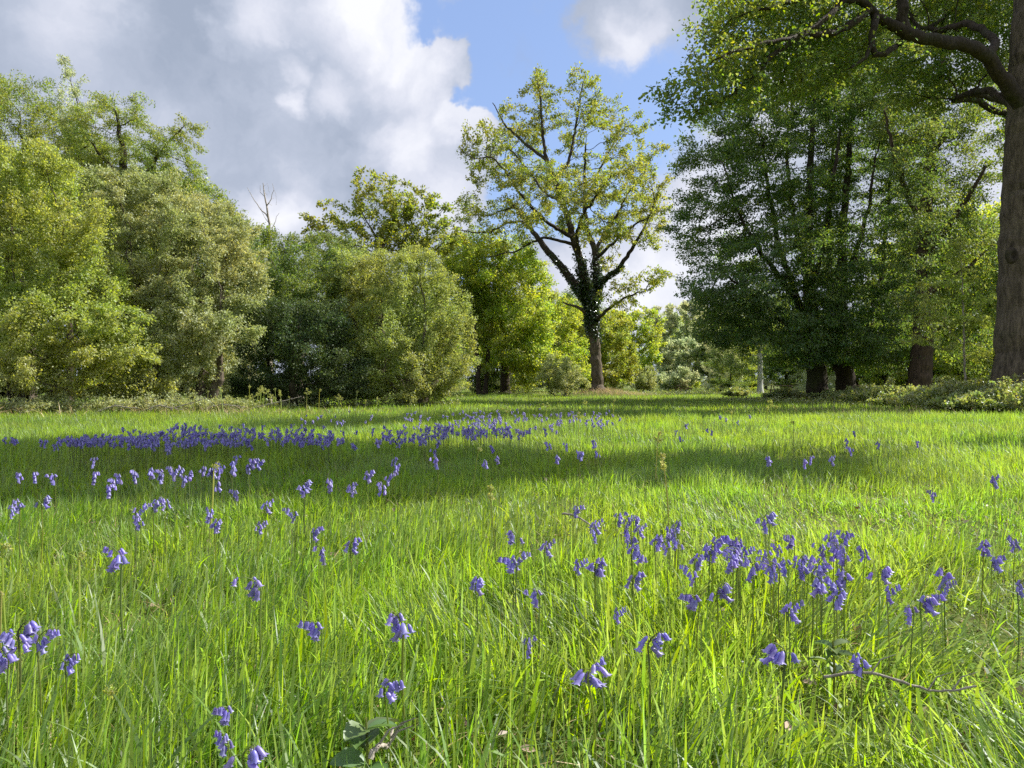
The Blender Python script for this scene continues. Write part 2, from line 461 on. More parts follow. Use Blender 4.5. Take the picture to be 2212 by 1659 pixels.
def build_dry_grass():
    """straw coloured dead stems: under the left shrubs, on the mound and thinly through the sward"""
    X, Y, H = [], [], []
    def patch(n, cx, cy, sx, sy, h):
        X.append(RNG.normal(cx, sx, n)); Y.append(RNG.normal(cy, sy, n)); H.append(np.full(n, h))
    patch(800, 6.6, 53.6, 1.3, 0.8, 0.4)
    patch(400, 9.0, 55.0, 1.4, 0.8, 0.3)
    patch(700, -14.6, 18.8, 1.6, 0.9, 0.4)
    patch(350, -8.5, 21.0, 1.8, 0.6, 0.35)
    patch(500, 12.5, 20.8, 3.0, 0.7, 0.3)
    patch(500, 14, 66, 9, 6, 0.25)
    x, y = field_points(5200, 0.7, 9, 0.78, 0, 0.6)
    X.append(x); Y.append(y); H.append(np.full(len(x), 0.13))
    x, y, h = np.concatenate(X), np.concatenate(Y), np.concatenate(H)
    n = len(x)
    P = np.stack([x, y, ground_z(x, y)], 1)
    V, Q, T = blades(P, h * RNG.uniform(0.5, 1.3, n), np.where(y < 10, 0.003, 0.014) * RNG.uniform(0.6, 1.4, n), RNG.uniform(0.3, 1.6, n), RNG.random(n) * 6.28, 3)
    o = mesh_obj('dry_grass', V, [Q, T], M['dry'])
    tag(o, 'straw coloured dead grass stems along the wood edge and round the oak mound', 'grass', kind='stuff')


build_dry_grass()


# ------------------------------------------------------------------ trees
def grow(pos, par, attr, D, kill, iters, tropism=(0, 0, 0.0), jit=0.15, rng=RNG):
    """space colonisation from the given nodes towards the attraction points"""
    pos = list(map(np.asarray, pos)); par = list(par)
    A = np.asarray(attr)
    best = np.full(len(A), 1e9); near = np.zeros(len(A), int)
    new0 = 0
    kids = {}
    tr = np.asarray(tropism)
    for it in range(iters):
        NP_ = np.array(pos[new0:])
        if len(NP_) == 0 or len(A) == 0: break
        for s in range(0, len(NP_), 400):
            d2 = ((A[:, None, :] - NP_[None, s:s + 400]) ** 2).sum(-1)
            j = d2.argmin(1); v = d2[np.arange(len(A)), j]
            b = v < best
            best[b] = v[b]; near[b] = j[b] + new0 + s
        alive = best > kill * kill
        A, best, near = A[alive], best[alive], near[alive]
        if len(A) == 0: break
        new0 = len(pos)
        P = np.array(pos)
        acc = np.zeros_like(P)
        np.add.at(acc, near, norm(A - P[near]))
        for i in np.unique(near):
            k = kids.get(i, 0)
            if k > 3: continue
            v = acc[i]; ln = np.linalg.norm(v)
            v = v / max(ln, 1e-6) + tr + rng.normal(0, jit, 3)
            v = v / np.linalg.norm(v)
            pos.append(P[i] + v * D); par.append(int(i)); kids[i] = k + 1
    return np.array(pos), np.array(par)


def tip_counts(par):
    n = len(par); nch = np.zeros(n, int)
    for i in range(1, n): nch[par[i]] += 1
    cnt = np.where(nch == 0, 1, 0)
    for i in range(n - 1, 0, -1): cnt[par[i]] += cnt[i]
    return cnt, nch


def tube_mesh(pos, par, rad, minr=0.0, sel=None):
    """tubes for every parent-child segment, thick ones with more sides"""
    n = len(pos)
    main = np.full(n, -1)
    for i in range(1, n):
        if par[i] >= 0 and par[i] != i and (main[par[i]] < 0 or rad[i] > rad[main[par[i]]]): main[par[i]] = i
    idx = np.array([i for i in range(n) if par[i] >= 0 and par[i] != i and rad[i] > minr])
    if len(idx) == 0: return np.zeros((0, 3)), np.zeros((0, 4), int)
    sdir = np.zeros((n, 3)); sdir[idx] = norm(pos[idx] - pos[par[idx]])
    avg = sdir.copy()
    hm = (main >= 0)
    avg[hm] = norm(sdir[hm] + sdir[main[hm]])
    VV, FF = [], []; off = 0
    for lo, hi, k in ((0.06, 9, 12), (0.02, 0.06, 6), (0.0, 0.02, 3)):
        s = idx[(rad[idx] > lo) & (rad[idx] <= hi)]
        if len(s) == 0: continue
        p = par[s]
        ismain = main[p] == s
        d0 = np.where(ismain[:, None], avg[p], sdir[s]); r0 = np.where(ismain, rad[p], np.minimum(rad[p], rad[s] * 1.25))
        d1 = avg[s]; r1 = rad[s]
        th = np.arange(k) / k * 2 * np.pi
        rings = []
        for c, d, r in ((pos[p], d0, r0), (pos[s], d1, r1)):
            ref = np.tile(np.array([0.13, 0.95, 0.21]), (len(s), 1))
            u = norm(np.cross(d, ref)); v = np.cross(d, u)
            rings.append(c[:, None] + r[:, None, None] * (u[:, None] * np.cos(th)[None, :, None] + v[:, None] * np.sin(th)[None, :, None]))
        V = np.concatenate(rings, 1)
        b = (np.arange(len(s)) * 2 * k)[:, None, None]
        j = np.arange(k)
        f = np.stack([j, (j + 1) % k, (j + 1) % k + k, j + k], 1)[None]
        FF.append((b + f).reshape(-1, 4) + off); VV.append(V.reshape(-1, 3)); off += len(s) * 2 * k
    return np.concatenate(VV), np.concatenate(FF)


def leaves(P, out, size, aspect=0.6, up=0.6, droop=0.2, rnd=1.0, rng=RNG, six=False):
    """folded leaf blades at the points P pointing roughly along out"""
    n = len(P)
    a = norm(out * 0.6 + rng.normal(0, 0.6 * rnd, (n, 3)) + np.array([0, 0, -droop]))
    nn = rng.normal(0, 0.55 * rnd, (n, 3)) + np.array([0, 0, up]) + out * 0.25
    nn = norm(nn - a * (nn * a).sum(1, keepdims=True))
    s = np.cross(nn, a)
    Lh = (size * rng.uniform(0.6, 1.35, n))[:, None]
    Wd = Lh * aspect * rng.uniform(0.8, 1.2, n)[:, None]
    if six:
        V = np.stack([P, P + a * Lh * .3 + s * Wd * .42 + nn * Wd * .12, P + a * Lh * .72 + s * Wd * .5 + nn * Wd * .1, P + a * Lh - nn * Wd * .12,
                      P + a * Lh * .72 - s * Wd * .5 + nn * Wd * .1, P + a * Lh * .3 - s * Wd * .42 + nn * Wd * .12], 1)
        b = (np.arange(n) * 6)[:, None]
        return V.reshape(-1, 3), np.concatenate([b + np.array([0, 1, 2, 3]), b + np.array([0, 3, 4, 5])])
    V = np.stack([P, P + a * Lh * .52 + s * Wd * .5 + nn * Wd * .15, P + a * Lh, P + a * Lh * .52 - s * Wd * .5 + nn * Wd * .15], 1)
    b = (np.arange(n) * 4)[:, None]
    return V.reshape(-1, 3), b + np.array([0, 1, 2, 3])


def blob_points(blobs, n, p=4.0, clumps=None, csig=0.4, rng=RNG, volp=0.8):
    """points inside a union of ellipsoids [(centre, radii)], gathered in clumps"""
    vol = np.array([b[1][0] * b[1][1] * b[1][2] for b in blobs]) ** volp
    vol = vol / vol.sum()
    m = clumps or n
    k = rng.choice(len(blobs), m, p=vol)
    C = np.array([b[0] for b in blobs])[k]; Rr = np.array([b[1] for b in blobs])[k]
    d = norm(rng.normal(0, 1, (m, 3))) * (rng.random(m) ** (1 / p))[:, None]
    Q = C + d * Rr
    if clumps:
        Q = Q[rng.integers(0, m, n)] + rng.normal(0, 1, (n, 3)) * csig * np.array([1, 1, 0.6])
    return Q


def subdiv(chain, D, rng, wob=0.3):
    """chain of (point, radius) -> nodes spaced D"""
    P, Rr = [chain[0][0]], [chain[0][1]]
    for (a, ra), (b, rb) in zip(chain[:-1], chain[1:]):
        L = np.linalg.norm(b - a); k = max(1, int(round(L / D)))
        for j in range(1, k + 1):
            t = j / k
            w = rng.normal(0, wob * D * 0.35, 3) if j < k else 0
            P.append(a + (b - a) * t + w); Rr.append(ra + (rb - ra) * t)
    return P, Rr


def make_tree(name, label, cat, base, blobs, R0, bark, leafm, seed, chains=None, D=0.5, natt=900, clumps=220, csig=0.35, kill=1.1, iters=90,
              nleaf=60000, lsize=0.12, lsig=0.22, aspect=0.6, up=0.6, droop=0.2, rtip=0.006, p=4.0, trunk_h=None, group=None, stems=1,
              stem_r=0.4, trop=(0, 0, 0.12), inner=0.0, limb=None, flat=0.7, leafmax=3, six=False, crown_name='crown', lean=(0, 0), minr=0.0, hang=0.0, volp=0.8):
    rng = np.random.default_rng(seed)
    base = np.asarray(base, float)
    pos, par, rmin, = [], [], []

    def add_chain(chain, attach=-1):
        P, Rr = subdiv(chain, D, rng)
        if attach < 0:
            pos.append(P[0]); par.append(-1); rmin.append(Rr[0]); last = len(pos) - 1
        else:
            last = attach
        for q, r in zip(P[1:], Rr[1:]):
            pos.append(q); par.append(last); rmin.append(r); last = len(pos) - 1
    if chains:
        for ci, ch in enumerate(chains):
            if ci == 0: add_chain(ch)
            else:
                d = np.linalg.norm(np.array(pos) - ch[0][0], axis=1)
                add_chain(ch, int(d.argmin()))
    else:
        th = trunk_h or 2.0
        for s in range(stems):
            an = 2 * math.pi * s / stems + seed
            o = np.array([math.cos(an), math.sin(an), 0]) * (stem_r if stems > 1 else 0)
            b = base + o
            t = b + np.array([lean[0], lean[1], th]) + o * (1.5 if stems > 1 else 0)
            rr = R0 / (stems ** 0.5)
            if s == 0: add_chain(([(base - np.array([0, 0, .15]), rr)] if stems > 1 else []) + [(b, rr * 1.25), (b + (t - b) * .2, rr), (t, rr * .85)])
            else:
                P, Rr = subdiv([(b, rr * 1.25), (b + (t - b) * .2, rr), (t, rr * .85)], D, rng)
                last = 0
                for q, r in zip(P, Rr):
                    pos.append(q); par.append(last); rmin.append(r); last = len(pos) - 1
    nfix = len(pos)
    A = blob_points(blobs, natt, p, clumps, csig, rng, volp)
    A = A[A[:, 2] > base[2] + 0.15]
    pos, par = grow(pos, par, A, D, kill * D, iters, trop, 0.18, rng)
    cnt, nch = tip_counts_multi(par)
    e = math.log(max(cnt[0] * (1.0 if stems == 1 else 1.0), 3)) / math.log(max(R0 / rtip, 2))
    e = max(e, 1.5)
    rad = rtip * cnt ** (1 / e)
    rad[:nfix] = np.maximum(rad[:nfix] * 0.6, np.array(rmin))
    rad[nfix:] = np.minimum(rad[nfix:], R0 * 0.5)
    # root flare
    root = np.isclose(pos[:, 2], base[2], atol=0.3) & (np.arange(len(pos)) < nfix)
    rad[root] *= 1.15
    e_ = empty(name, tuple(base))
    tag(e_, label, cat, group)
    loc = -base
    # trunk and, on the trees seen close, every limb with its twigs as a part of its own
    ids = np.arange(len(pos)); comp = np.zeros(len(pos), int)
    if chains:
        c0 = len(subdiv(chains[0], D, np.random.default_rng(1))[0])
        nc = 0
        for q in range(c0, len(pos)):
            if par[q] < c0:
                nc += 1; comp[q] = nc
            else: comp[q] = comp[par[q]]
        size = np.bincount(comp)
        for c_ in range(1, nc + 1):
            if size[c_] < 60: comp[comp == c_] = 0
    pt = par.copy(); pt[comp > 0] = -1
    V, F = tube_mesh(pos + loc, pt, rad, minr)
    mesh_obj('trunk', V, [F], bark, e_, smooth=True)
    for c_ in np.unique(comp[comp > 0]):
        pt = np.where(comp == c_, par, -1)
        V, F = tube_mesh(pos + loc, pt, rad, minr)
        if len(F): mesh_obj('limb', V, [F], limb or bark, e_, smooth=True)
    # leaves
    tw = np.where((cnt <= leafmax) & (np.arange(len(pos)) >= min(nfix, len(pos) - 1)) & (par >= 0))[0]
    if nleaf and len(tw):
        k = rng.choice(tw, nleaf)
        t = rng.random(nleaf)[:, None]
        # leaf sprays share a centre, so that light and dark tufts form
        seg = pos[par[k]] * (1 - t) + pos[k] * t
        spray = rng.normal(0, lsig * 0.8, (len(pos), 3, 3)) * np.array([1, 1, flat])
        which = rng.integers(0, 3, nleaf)
        LP = seg + spray[k, which] + rng.normal(0, lsig * 0.55, (nleaf, 3)) * np.array([1, 1, flat])
        LP[:, 2] -= hang * np.abs(rng.normal(0, 1, nleaf))
        if inner > 0:
            m = int(nleaf * inner)
            LP[:m] = blob_points([(b[0], tuple(np.array(b[1]) * 0.8)) for b in blobs], m, 2.5, None, 0, rng)
        cc = np.mean([b[0] for b in blobs], 0)
        out = norm(LP - cc - np.array([0, 0, -1.0]))
        zmin = ground_z(LP[:, 0], LP[:, 1]) + 0.05
        LP[:, 2] = np.maximum(LP[:, 2], zmin + rng.random(nleaf) * 0.3)
        V, F = leaves(LP + loc, out, lsize, aspect, up, droop, 1.0, rng, six)
        mesh_obj(crown_name, V, [F], leafm, e_)
    return e_, pos, par, rad


def tip_counts_multi(par):
    n = len(par); nch = np.zeros(n, int)
    for i in range(n):
        if par[i] >= 0: nch[par[i]] += 1
    cnt = np.where(nch == 0, 1, 0)
    for i in range(n - 1, -1, -1):
        if par[i] >= 0: cnt[par[i]] += cnt[i]
    return cnt, nch


def B(d, *items, deep=1.0):
    """blobs from photo positions: (x, y, rx, ry[, depth offset])"""
    out = []
    for it in items:
        x, y, rx, ry = it[:4]; dd = it[4] if len(it) > 4 else 0.0
        D_ = d + dd
        k = D_ / 1661
        out.append((px(x, y, D_), (rx * k, max(rx, ry) * 0.9 * k * deep, ry * k)))
    return out


def on_ground(x, d):
    X = (x - 1106) / 1661 * d
    return np.array([X, d, gz(X, d)])


# ---- the lone oak in the middle
def lone_oak():
    d = 55.0
    def c(*pts):
        return [(px(x, y, d + dd), r) for x, y, dd, r in pts]
    b = on_ground(1291, d)
    ch = [
        [(b, .56), (px(1290, 838, d), .45), (px(1289, 800, d), .40), (px(1285, 740, d), .37), (px(1279, 700, d), .37), (px(1277, 660, d), .36)],
        c((1277, 660, 0, .3), (1256, 633, 0, .30), (1233, 601, .5, .27), (1208, 570, .8, .25), (1185, 546, 1, .24), (1162, 515, 1.3, .2), (1147, 493, 1.5, .16), (1112, 447, 2, .12), (1098, 433, 2.3, .09)),
        c((1277, 660, 0, .3), (1264, 608, -.3, .29), (1251, 556, -.6, .26), (1237, 510, -.8, .24), (1216, 437, -1, .2), (1196, 385, -1, .17), (1182, 347, -.8, .14), (1175, 312, -.6, .11), (1168, 211, -.3, .07), (1157, 146, 0, .03)),
        c((1182, 347, -.8, .12), (1140, 315, .5, .1), (1091, 270, 1.5, .07), (1064, 222, 2, .03)),
        c((1196, 385, -1, .12), (1225, 358, -.4, .11), (1234, 326, 0, .10), (1244, 270, .6, .08), (1255, 200, 1, .05), (1265, 158, 1, .025)),
        c((1277, 660, 0, .3), (1286, 640, .5, .3), (1289, 584, .9, .25), (1285, 545, 1.2, .22), (1270, 500, 1.6, .18), (1262, 440, 2, .13), (1263, 367, 2.4, .09), (1265, 312, 2.5, .06)),
        c((1286, 545, 1.2, .16), (1303, 506, 2, .12), (1330, 470, 3, .1), (1355, 419, 3.5, .08), (1393, 374, 4, .05)),
        c((1286, 560, 1.2, .14), (1330, 520, -.5, .1), (1365, 490, -2, .07), (1400, 470, -3, .04)),
        c((1288, 625, .5, .2), (1303, 605, .2, .18), (1337, 580, -.2, .16), (1365, 539, -.6, .13), (1390, 496, -1, .09), (1410, 450, -1.2, .05)),
        c((1277, 690, 0, .2), (1296, 684, -.8, .13), (1323, 660, -1.6, .1), (1358, 640, -2.4, .07), (1395, 628, -3, .04)),
        c((1270, 680, 0, .14), (1254, 667, -.5, .12), (1237, 660, -.8, .09), (1216, 653, -1, .04)),
        c((1237, 515, -.8, .16), (1189, 485, -2, .12), (1150, 450, -3, .1), (1120, 415, -3.6, .08), (1091, 367, -4, .06), (1062, 340, -4, .05), (1025, 343, -4, .035), (994, 326, -4, .02)),
        c((1147, 493, 1.5, .1), (1120, 478, 1, .09), (1091, 482, .6, .08), (1060, 503, .2, .06), (1020, 502, 0, .045), (977, 494, 0, .02)),
        c((1112, 447, 2, .08), (1085, 455, 2.6, .07), (1060, 465, 3, .05), (1012, 465, 3.5, .035), (990, 440, 3.5, .015)),
        c((1234, 527, -.8, .12), (1205, 519, -1.5, .1), (1175, 513, -2, .09), (1150, 522, -2.4, .08), (1115, 543, -2.8, .06), (1075, 551, -3, .045), (1040, 558, -3, .02)),
        c((1251, 556, -.6, .14), (1246, 500, -2.5, .11), (1262, 460, -3.6, .09), (1290, 420, -4.4, .07), (1320, 380, -5, .05)),
        c((1216, 437, -1, .12), (1180, 420, 1, .1), (1150, 380, 3, .08), (1110, 330, 4.2, .05), (1070, 300, 4.6, .03)),
        c((1262, 440, 2, .1), (1290, 380, 3.6, .08), (1320, 320, 4.6, .05), (1350, 280, 5, .03)),
    ]
    bl = B(d, (1160, 195, 32, 55), (1195, 240, 38, 38, 1), (1262, 195, 36, 48), (1285, 235, 36, 36, -1), (1110, 262, 46, 42, 1), (1040, 300, 48, 40, -3), (1020, 330, 34, 26, -2), (1345, 285, 55, 42, 2),
           (1190, 290, 60, 42, 2), (1275, 300, 55, 48, -2), (1385, 345, 52, 44, 2), (1415, 400, 36, 45, -2), (1075, 385, 62, 40, -3), (1090, 350, 50, 36, 4), (1155, 395, 66, 42, -5), (1160, 380, 60, 40, 5), (1250, 410, 75, 48, -6), (1255, 390, 75, 50, 5),
           (1340, 400, 66, 50, -5), (1350, 430, 66, 50, 4), (1405, 460, 46, 44, 0), (1030, 430, 40, 28, 2), (1125, 465, 60, 26, -4), (1150, 455, 60, 28, 4), (1055, 488, 50, 14), (1015, 470, 34, 14, 2), (1250, 480, 50, 30, -6), (1320, 500, 55, 28, -3), (1390, 520, 36, 24, -2),
           (1375, 615, 48, 24, -2.5), (1420, 600, 30, 22, -3), (1340, 650, 30, 18, -2), (1300, 560, 36, 20, 3), (1200, 500, 40, 24, 5), (1130, 300, 50, 36, 4), (1000, 318, 20, 14, -3.5))
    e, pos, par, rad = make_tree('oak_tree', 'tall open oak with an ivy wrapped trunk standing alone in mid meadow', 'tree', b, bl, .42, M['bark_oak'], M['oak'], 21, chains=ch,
                                 D=.32, natt=4200, clumps=470, csig=.34, kill=1.15, iters=60, limb=M['bark_dark'], nleaf=62000, lsize=.16, lsig=.16, aspect=.6, rtip=.008, leafmax=2, trop=(0, 0, .06), up=.5, flat=.8)  # limbs take darker bark than the trunk, painting in their backlit shade
    # bare dead twig ends above the crown and to the left
    # ivy round the trunk and the first metres of the limbs
    rng = np.random.default_rng(9)
    P, O = [], []
    for i in range(1, 400):
        if i >= len(pos) or par[i] < 0: continue
        a, q = pos[par[i]], pos[i]
        if rad[i] < .15: continue
        z = q[2]
        f = np.clip((z - 4.0) / 1.5, 0, 1) * np.clip((11.0 - z) / 4.0, 0, 1)
        if q[0] < 4.6: f *= .35
        n = int(800 * f * np.linalg.norm(q - a) * (rad[i] / .3))
        if n <= 0: continue
        th = rng.random(n) * 6.283
        t = rng.random(n)[:, None]
        o = np.stack([np.cos(th), np.sin(th), np.zeros(n)], 1)
        P.append(a * (1 - t) + q * t + o * (rad[i] + rng.gamma(1.5, .05, n)[:, None])); O.append(o)
    P, O = np.concatenate(P), np.concatenate(O)
    V, F = leaves(P - b, O, .15, .9, .2, .5, .8, rng)
    mesh_obj('ivy', V, [F], M['ivy'], e)


lone_oak()


# ---- the great oak at the right edge of the picture, its limb overhead
def right_oak():
    d = 23.0
    def c(*pts):
        return [(px(x, y, d + dd), r) for x, y, dd, r in pts]
    b = on_ground(2212, d)
    tr = [(b, .98), (px(2213, 850, d), .93), (px(2214, 780, d), .80), (px(2218, 600, d), .74), (px(2222, 400, d), .68), (px(2227, 250, d), .64), (px(2232, 100, d), .60), (px(2236, -60, d), .55), (px(2240, -300, d), .4), (px(2235, -480, d), .22)]
    ch = [tr,
          c((2222, 240, 0, .28), (2184, 198, -.4, .23), (2160, 165, -.6, .20), (2136, 124, -.9, .20), (2104, 102, -1.2, .185), (2070, 92, -1.5, .175), (2034, 90, -1.8, .17), (1995, 84, -2, .16), (1958, 72, -2.2, .175), (1923, 52, -2.4, .14), (1890, 30, -2.6, .115), (1868, 8, -2.8, .105), (1840, -18, -3, .09), (1790, -60, -3.2, .06)),
          c((1952, 72, -2.2, .22), (1947, 40, -2.2, .15), (1948, 0, -2.2, .14), (1950, -60, -2.3, .11), (1940, -140, -2.6, .06)),
          c((1890, 28, -2.6, .1), (1888, 60, -2.9, .09), (1883, 95, -3, .085), (1890, 118, -3, .08), (1912, 117, -2.9, .075), (1944, 94, -2.5, .08)),
          c((1883, 95, -3, .06), (1870, 125, -3.2, .05), (1840, 145, -3.4, .03)),
          c((1878, 24, -2.7, .11), (1850, 45, -3, .10), (1826, 60, -3.1, .09), (1800, 72, -3.3, .085), (1774, 75, -3.5, .08), (1739, 67, -3.8, .06), (1700, 80, -4, .045), (1660, 95, -4.2, .03)),
          c((1868, 5, -2.8, .09), (1825, -2, -3.2, .085), (1800, 25, -3.4, .08), (1774, 46, -3.6, .075), (1739, 76, -3.9, .07), (1700, 98, -4.1, .065), (1666, 122, -4.3, .06), (1640, 156, -4.4, .055), (1600, 186, -4.5, .045), (1558, 215, -4.6, .035), (1503, 240, -4.8, .02)),
          c((1739, 76, -3.9, .05), (1690, 85, -4.6, .045), (1640, 95, -5, .04), (1590, 110, -5.3, .03), (1540, 130, -5.6, .02)),
          c((1826, -2, -3.2, .07), (1760, -10, -3.6, .06), (1700, 5, -4, .05), (1640, 20, -4.4, .035), (1580, 40, -4.8, .02)),
          c((2136, 124, -.9, .16), (2150, 90, -.2, .12), (2120, 60, .6, .09), (2085, 50, 1.3, .07), (2040, 65, 2, .05), (1990, 60, 2.6, .03)),
          c((2200, 236, 0, .15), (2140, 195, 1, .10), (2100, 200, 2, .07), (2060, 215, 3, .04)),
          c((2236, -60, 0, .4), (2140, -150, -1.5, .25), (2040, -230, -3, .16), (1900, -300, -5, .1), (1750, -330, -6.5, .06)),
          c((2238, -200, 0, .3), (2180, -300, 1.5, .2), (2110, -380, 2.4, .13), (2060, -430, 3, .08)),
          c((2236, -100, 0, .35), (2330, -200, .5, .22), (2450, -280, 1, .14), (2560, -330, 1.5, .08)),
          c((2240, -300, 0, .22), (2260, -420, 2, .14), (2280, -500, 3, .08))]
    bl = B(d, (1565, 160, 40, 40, -4.8), (1520, 222, 28, 20, -4.8), (1535, 195, 34, 26, -4.6), (1590, 190, 46, 28, -4.4), (1650, 180, 60, 36, -3), (1590, 60, 46, 50, -4), (1600, 100, 54, 50, -4), (1620, 45, 80, 45, -3.0), (1600, 150, 60, 36, -3.2), (1680, 80, 70, 50, -2.2), (1760, 40, 80, 50, -1.6),
           (1620, 0, 50, 40, -4), (1720, 150, 70, 44, -1.2), (1820, 120, 70, 46, 2.2), (1840, -30, 80, 34, 0), (1940, 0, 80, 45, 3.0), (2030, 20, 90, 50, 3.5), (2120, 30, 80, 50, 3.0), (1960, 140, 70, 44, 3.5), (2060, 160, 60, 36, 3.5),
           (2010, 200, 60, 30, 3.5), (2150, 90, 60, 50, 3), deep=.7)
    # the upper crown, above the picture
    for x, y, z, rx, ry, rz in ((17.5, 27.5, 15.5, 2.6, 2.0, 1.6), (21, 27, 10.5, 3.2, 2.6, 3), (20, 28, 17, 3, 2.5, 2)):
        bl.append((np.array([x, y, z], float), (rx, ry, rz)))
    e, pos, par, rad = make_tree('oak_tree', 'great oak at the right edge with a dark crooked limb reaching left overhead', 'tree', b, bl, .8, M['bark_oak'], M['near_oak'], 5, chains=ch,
                                 volp=.45, D=.28, natt=7000, clumps=1100, csig=.4, kill=1.2, iters=60, limb=M['bark_dark'], nleaf=135000, lsize=.10, lsig=.19, aspect=.55, rtip=.006, leafmax=3, six=True, up=.5, trop=(0, 0, .04))  # dark mossy limb bark, its backlit shade partly painted in
    # burr where a branch was lost
    th = np.linspace(0, 2 * np.pi, 14, endpoint=False)
    VV = []
    for rr, dp in ((.2, .0), (.17, .07), (.11, .09), (.05, .04), (.0, .02)):
        VV.append(np.stack([rr * np.cos(th), np.full(14, -dp), rr * 1.25 * np.sin(th)], 1))
    V = np.concatenate(VV); F = []
    for r in range(4):
        j = np.arange(14); F.append(np.stack([r * 14 + j, r * 14 + (j + 1) % 14, (r + 1) * 14 + (j + 1) % 14, (r + 1) * 14 + j], 1))
    c_ = px(2185, 552, d - .74) - b
    k = mesh_obj('knot', V + c_, [np.concatenate(F)], M['bark_dark'], e, smooth=True)


right_oak()


# ---- hornbeams on the right
def hornbeams():
    d = 40.0
    b = on_ground(1790, d)
    def c(*pts):
        return [(px(x, y, d + dd), r) for x, y, dd, r in pts]
    def g(x, dd):
        p = on_ground(x, d + dd); return p
    ch = [[(g(1769, -1.5), .60), (px(1765, 820, d - 1.5), .50), (px(1757, 740, d - 1.5), .42), (px(1750, 640, d - 1.4), .34), (px(1745, 500, d - 1.2), .24), (px(1752, 330, d - 1), .15), (px(1760, 200, d), .07)],
          c((1757, 740, -1.5, .2), (1720, 640, -1.8, .17), (1685, 540, -2, .13), (1660, 420, -2, .09), (1650, 300, -2, .05)),
          c((1752, 700, -1.5, .18), (1700, 620, -2.6, .14), (1640, 540, -3.4, .1), (1590, 450, -4, .06), (1560, 350, -4, .03)),
          c((1750, 640, -1.4, .16), (1780, 520, -2.2, .13), (1800, 400, -2.8, .1), (1815, 280, -3, .06)),
          c((1748, 600, -1.4, .14), (1715, 480, 0, .11), (1700, 350, 1, .08), (1700, 220, 1.5, .04)),
          c((1757, 760, -1.5, .14), (1700, 700, -3.5, .1), (1630, 640, -5, .07), (1560, 590, -6, .04)),
          c((1757, 770, -1.5, .12), (1690, 745, -2, .08), (1620, 720, -2.5, .05), (1560, 680, -3, .03))]
    bl = B(d, (1700, 190, 90, 60), (1620, 270, 90, 70, -2), (1760, 260, 90, 70, 1), (1540, 350, 66, 70, -2), (1600, 340, 60, 50, 2), (1660, 400, 100, 80, -3), (1500, 430, 46, 50, -1), (1560, 480, 80, 70, -3),
           (1760, 430, 80, 80, 1), (1670, 540, 100, 70, -5), (1520, 560, 60, 50, -4), (1590, 630, 90, 50, -6), (1720, 650, 110, 60, -4), (1640, 700, 90, 40, -5), (1590, 690, 50, 26, -4), (1740, 760, 110, 40, 2), (1720, 770, 50, 26, 1), (1600, 560, 60, 50, 3), (1480, 500, 34, 24, -2), (1540, 640, 50, 30, -4), (1560, 740, 60, 34, -3), (1700, 730, 90, 34, -6), (1770, 700, 80, 40, -5), (1540, 700, 40, 30, 0), (1760, 775, 50, 18, -5))
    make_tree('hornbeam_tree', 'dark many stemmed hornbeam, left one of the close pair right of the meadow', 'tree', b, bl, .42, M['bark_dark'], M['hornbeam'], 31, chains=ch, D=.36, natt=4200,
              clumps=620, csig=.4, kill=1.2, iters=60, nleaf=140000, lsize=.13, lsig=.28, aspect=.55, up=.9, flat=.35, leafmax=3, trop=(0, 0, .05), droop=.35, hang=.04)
    b2 = on_ground(1828, d)
    ch2 = [[(b2, .66), (px(1826, 825, d), .50), (px(1822, 770, d), .46), (px(1818, 740, d), .3), (px(1815, 640, d), .26), (px(1822, 480, d), .2), (px(1835, 330, d), .14), (px(1840, 180, d), .06)],
           [(px(1822, 790, d), .3), (px(1845, 765, d), .2), (px(1880, 700, d + .6), .16), (px(1905, 580, d + 1), .12), (px(1920, 420, d + 1.4), .08), (px(1930, 300, d + 1.5), .04)],
           [(px(1824, 815, d), .3), (px(1803, 780, d + .2), .24), (px(1798, 700, d + .4), .2), (px(1790, 560, d + 1), .15), (px(1795, 400, d + 2), .1), (px(1800, 250, d + 3), .05)],
           c((1815, 640, 0, .15), (1850, 540, -1.8, .12), (1880, 440, -3, .08), (1890, 340, -3.4, .05))]
    bl2 = B(d, (1830, 130, 100, 55), (1900, 190, 90, 60, 2), (1840, 250, 100, 70, -2), (1930, 290, 80, 70, -2), (1850, 370, 100, 70, 2), (1940, 400, 80, 70, 2), (1860, 480, 100, 70, -3), (1960, 510, 70, 60, 0),
            (1850, 590, 100, 60, -4), (1930, 620, 80, 60, -2), (1830, 690, 100, 50, -3), (1900, 730, 90, 50, 2), (1860, 770, 80, 34, 3), (1780, 180, 70, 60, 3), (1800, 560, 80, 60, 4), (1940, 700, 60, 50, 3), (1830, 740, 90, 34, -5), (1900, 690, 70, 44, -4), (1880, 790, 60, 18, -3), (1940, 760, 60, 34, -3))
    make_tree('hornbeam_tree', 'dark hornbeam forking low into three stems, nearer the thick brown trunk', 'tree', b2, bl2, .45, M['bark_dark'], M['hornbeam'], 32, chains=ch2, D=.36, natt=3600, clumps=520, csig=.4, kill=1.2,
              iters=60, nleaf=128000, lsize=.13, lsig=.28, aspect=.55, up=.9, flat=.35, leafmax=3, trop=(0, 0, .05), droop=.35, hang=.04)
    # tall tree with the thick brown trunk
    d3 = 34.0
    b3 = on_ground(1984, d3)
    def c3(*pts):
        return [(px(x, y, d3 + dd), r) for x, y, dd, r in pts]
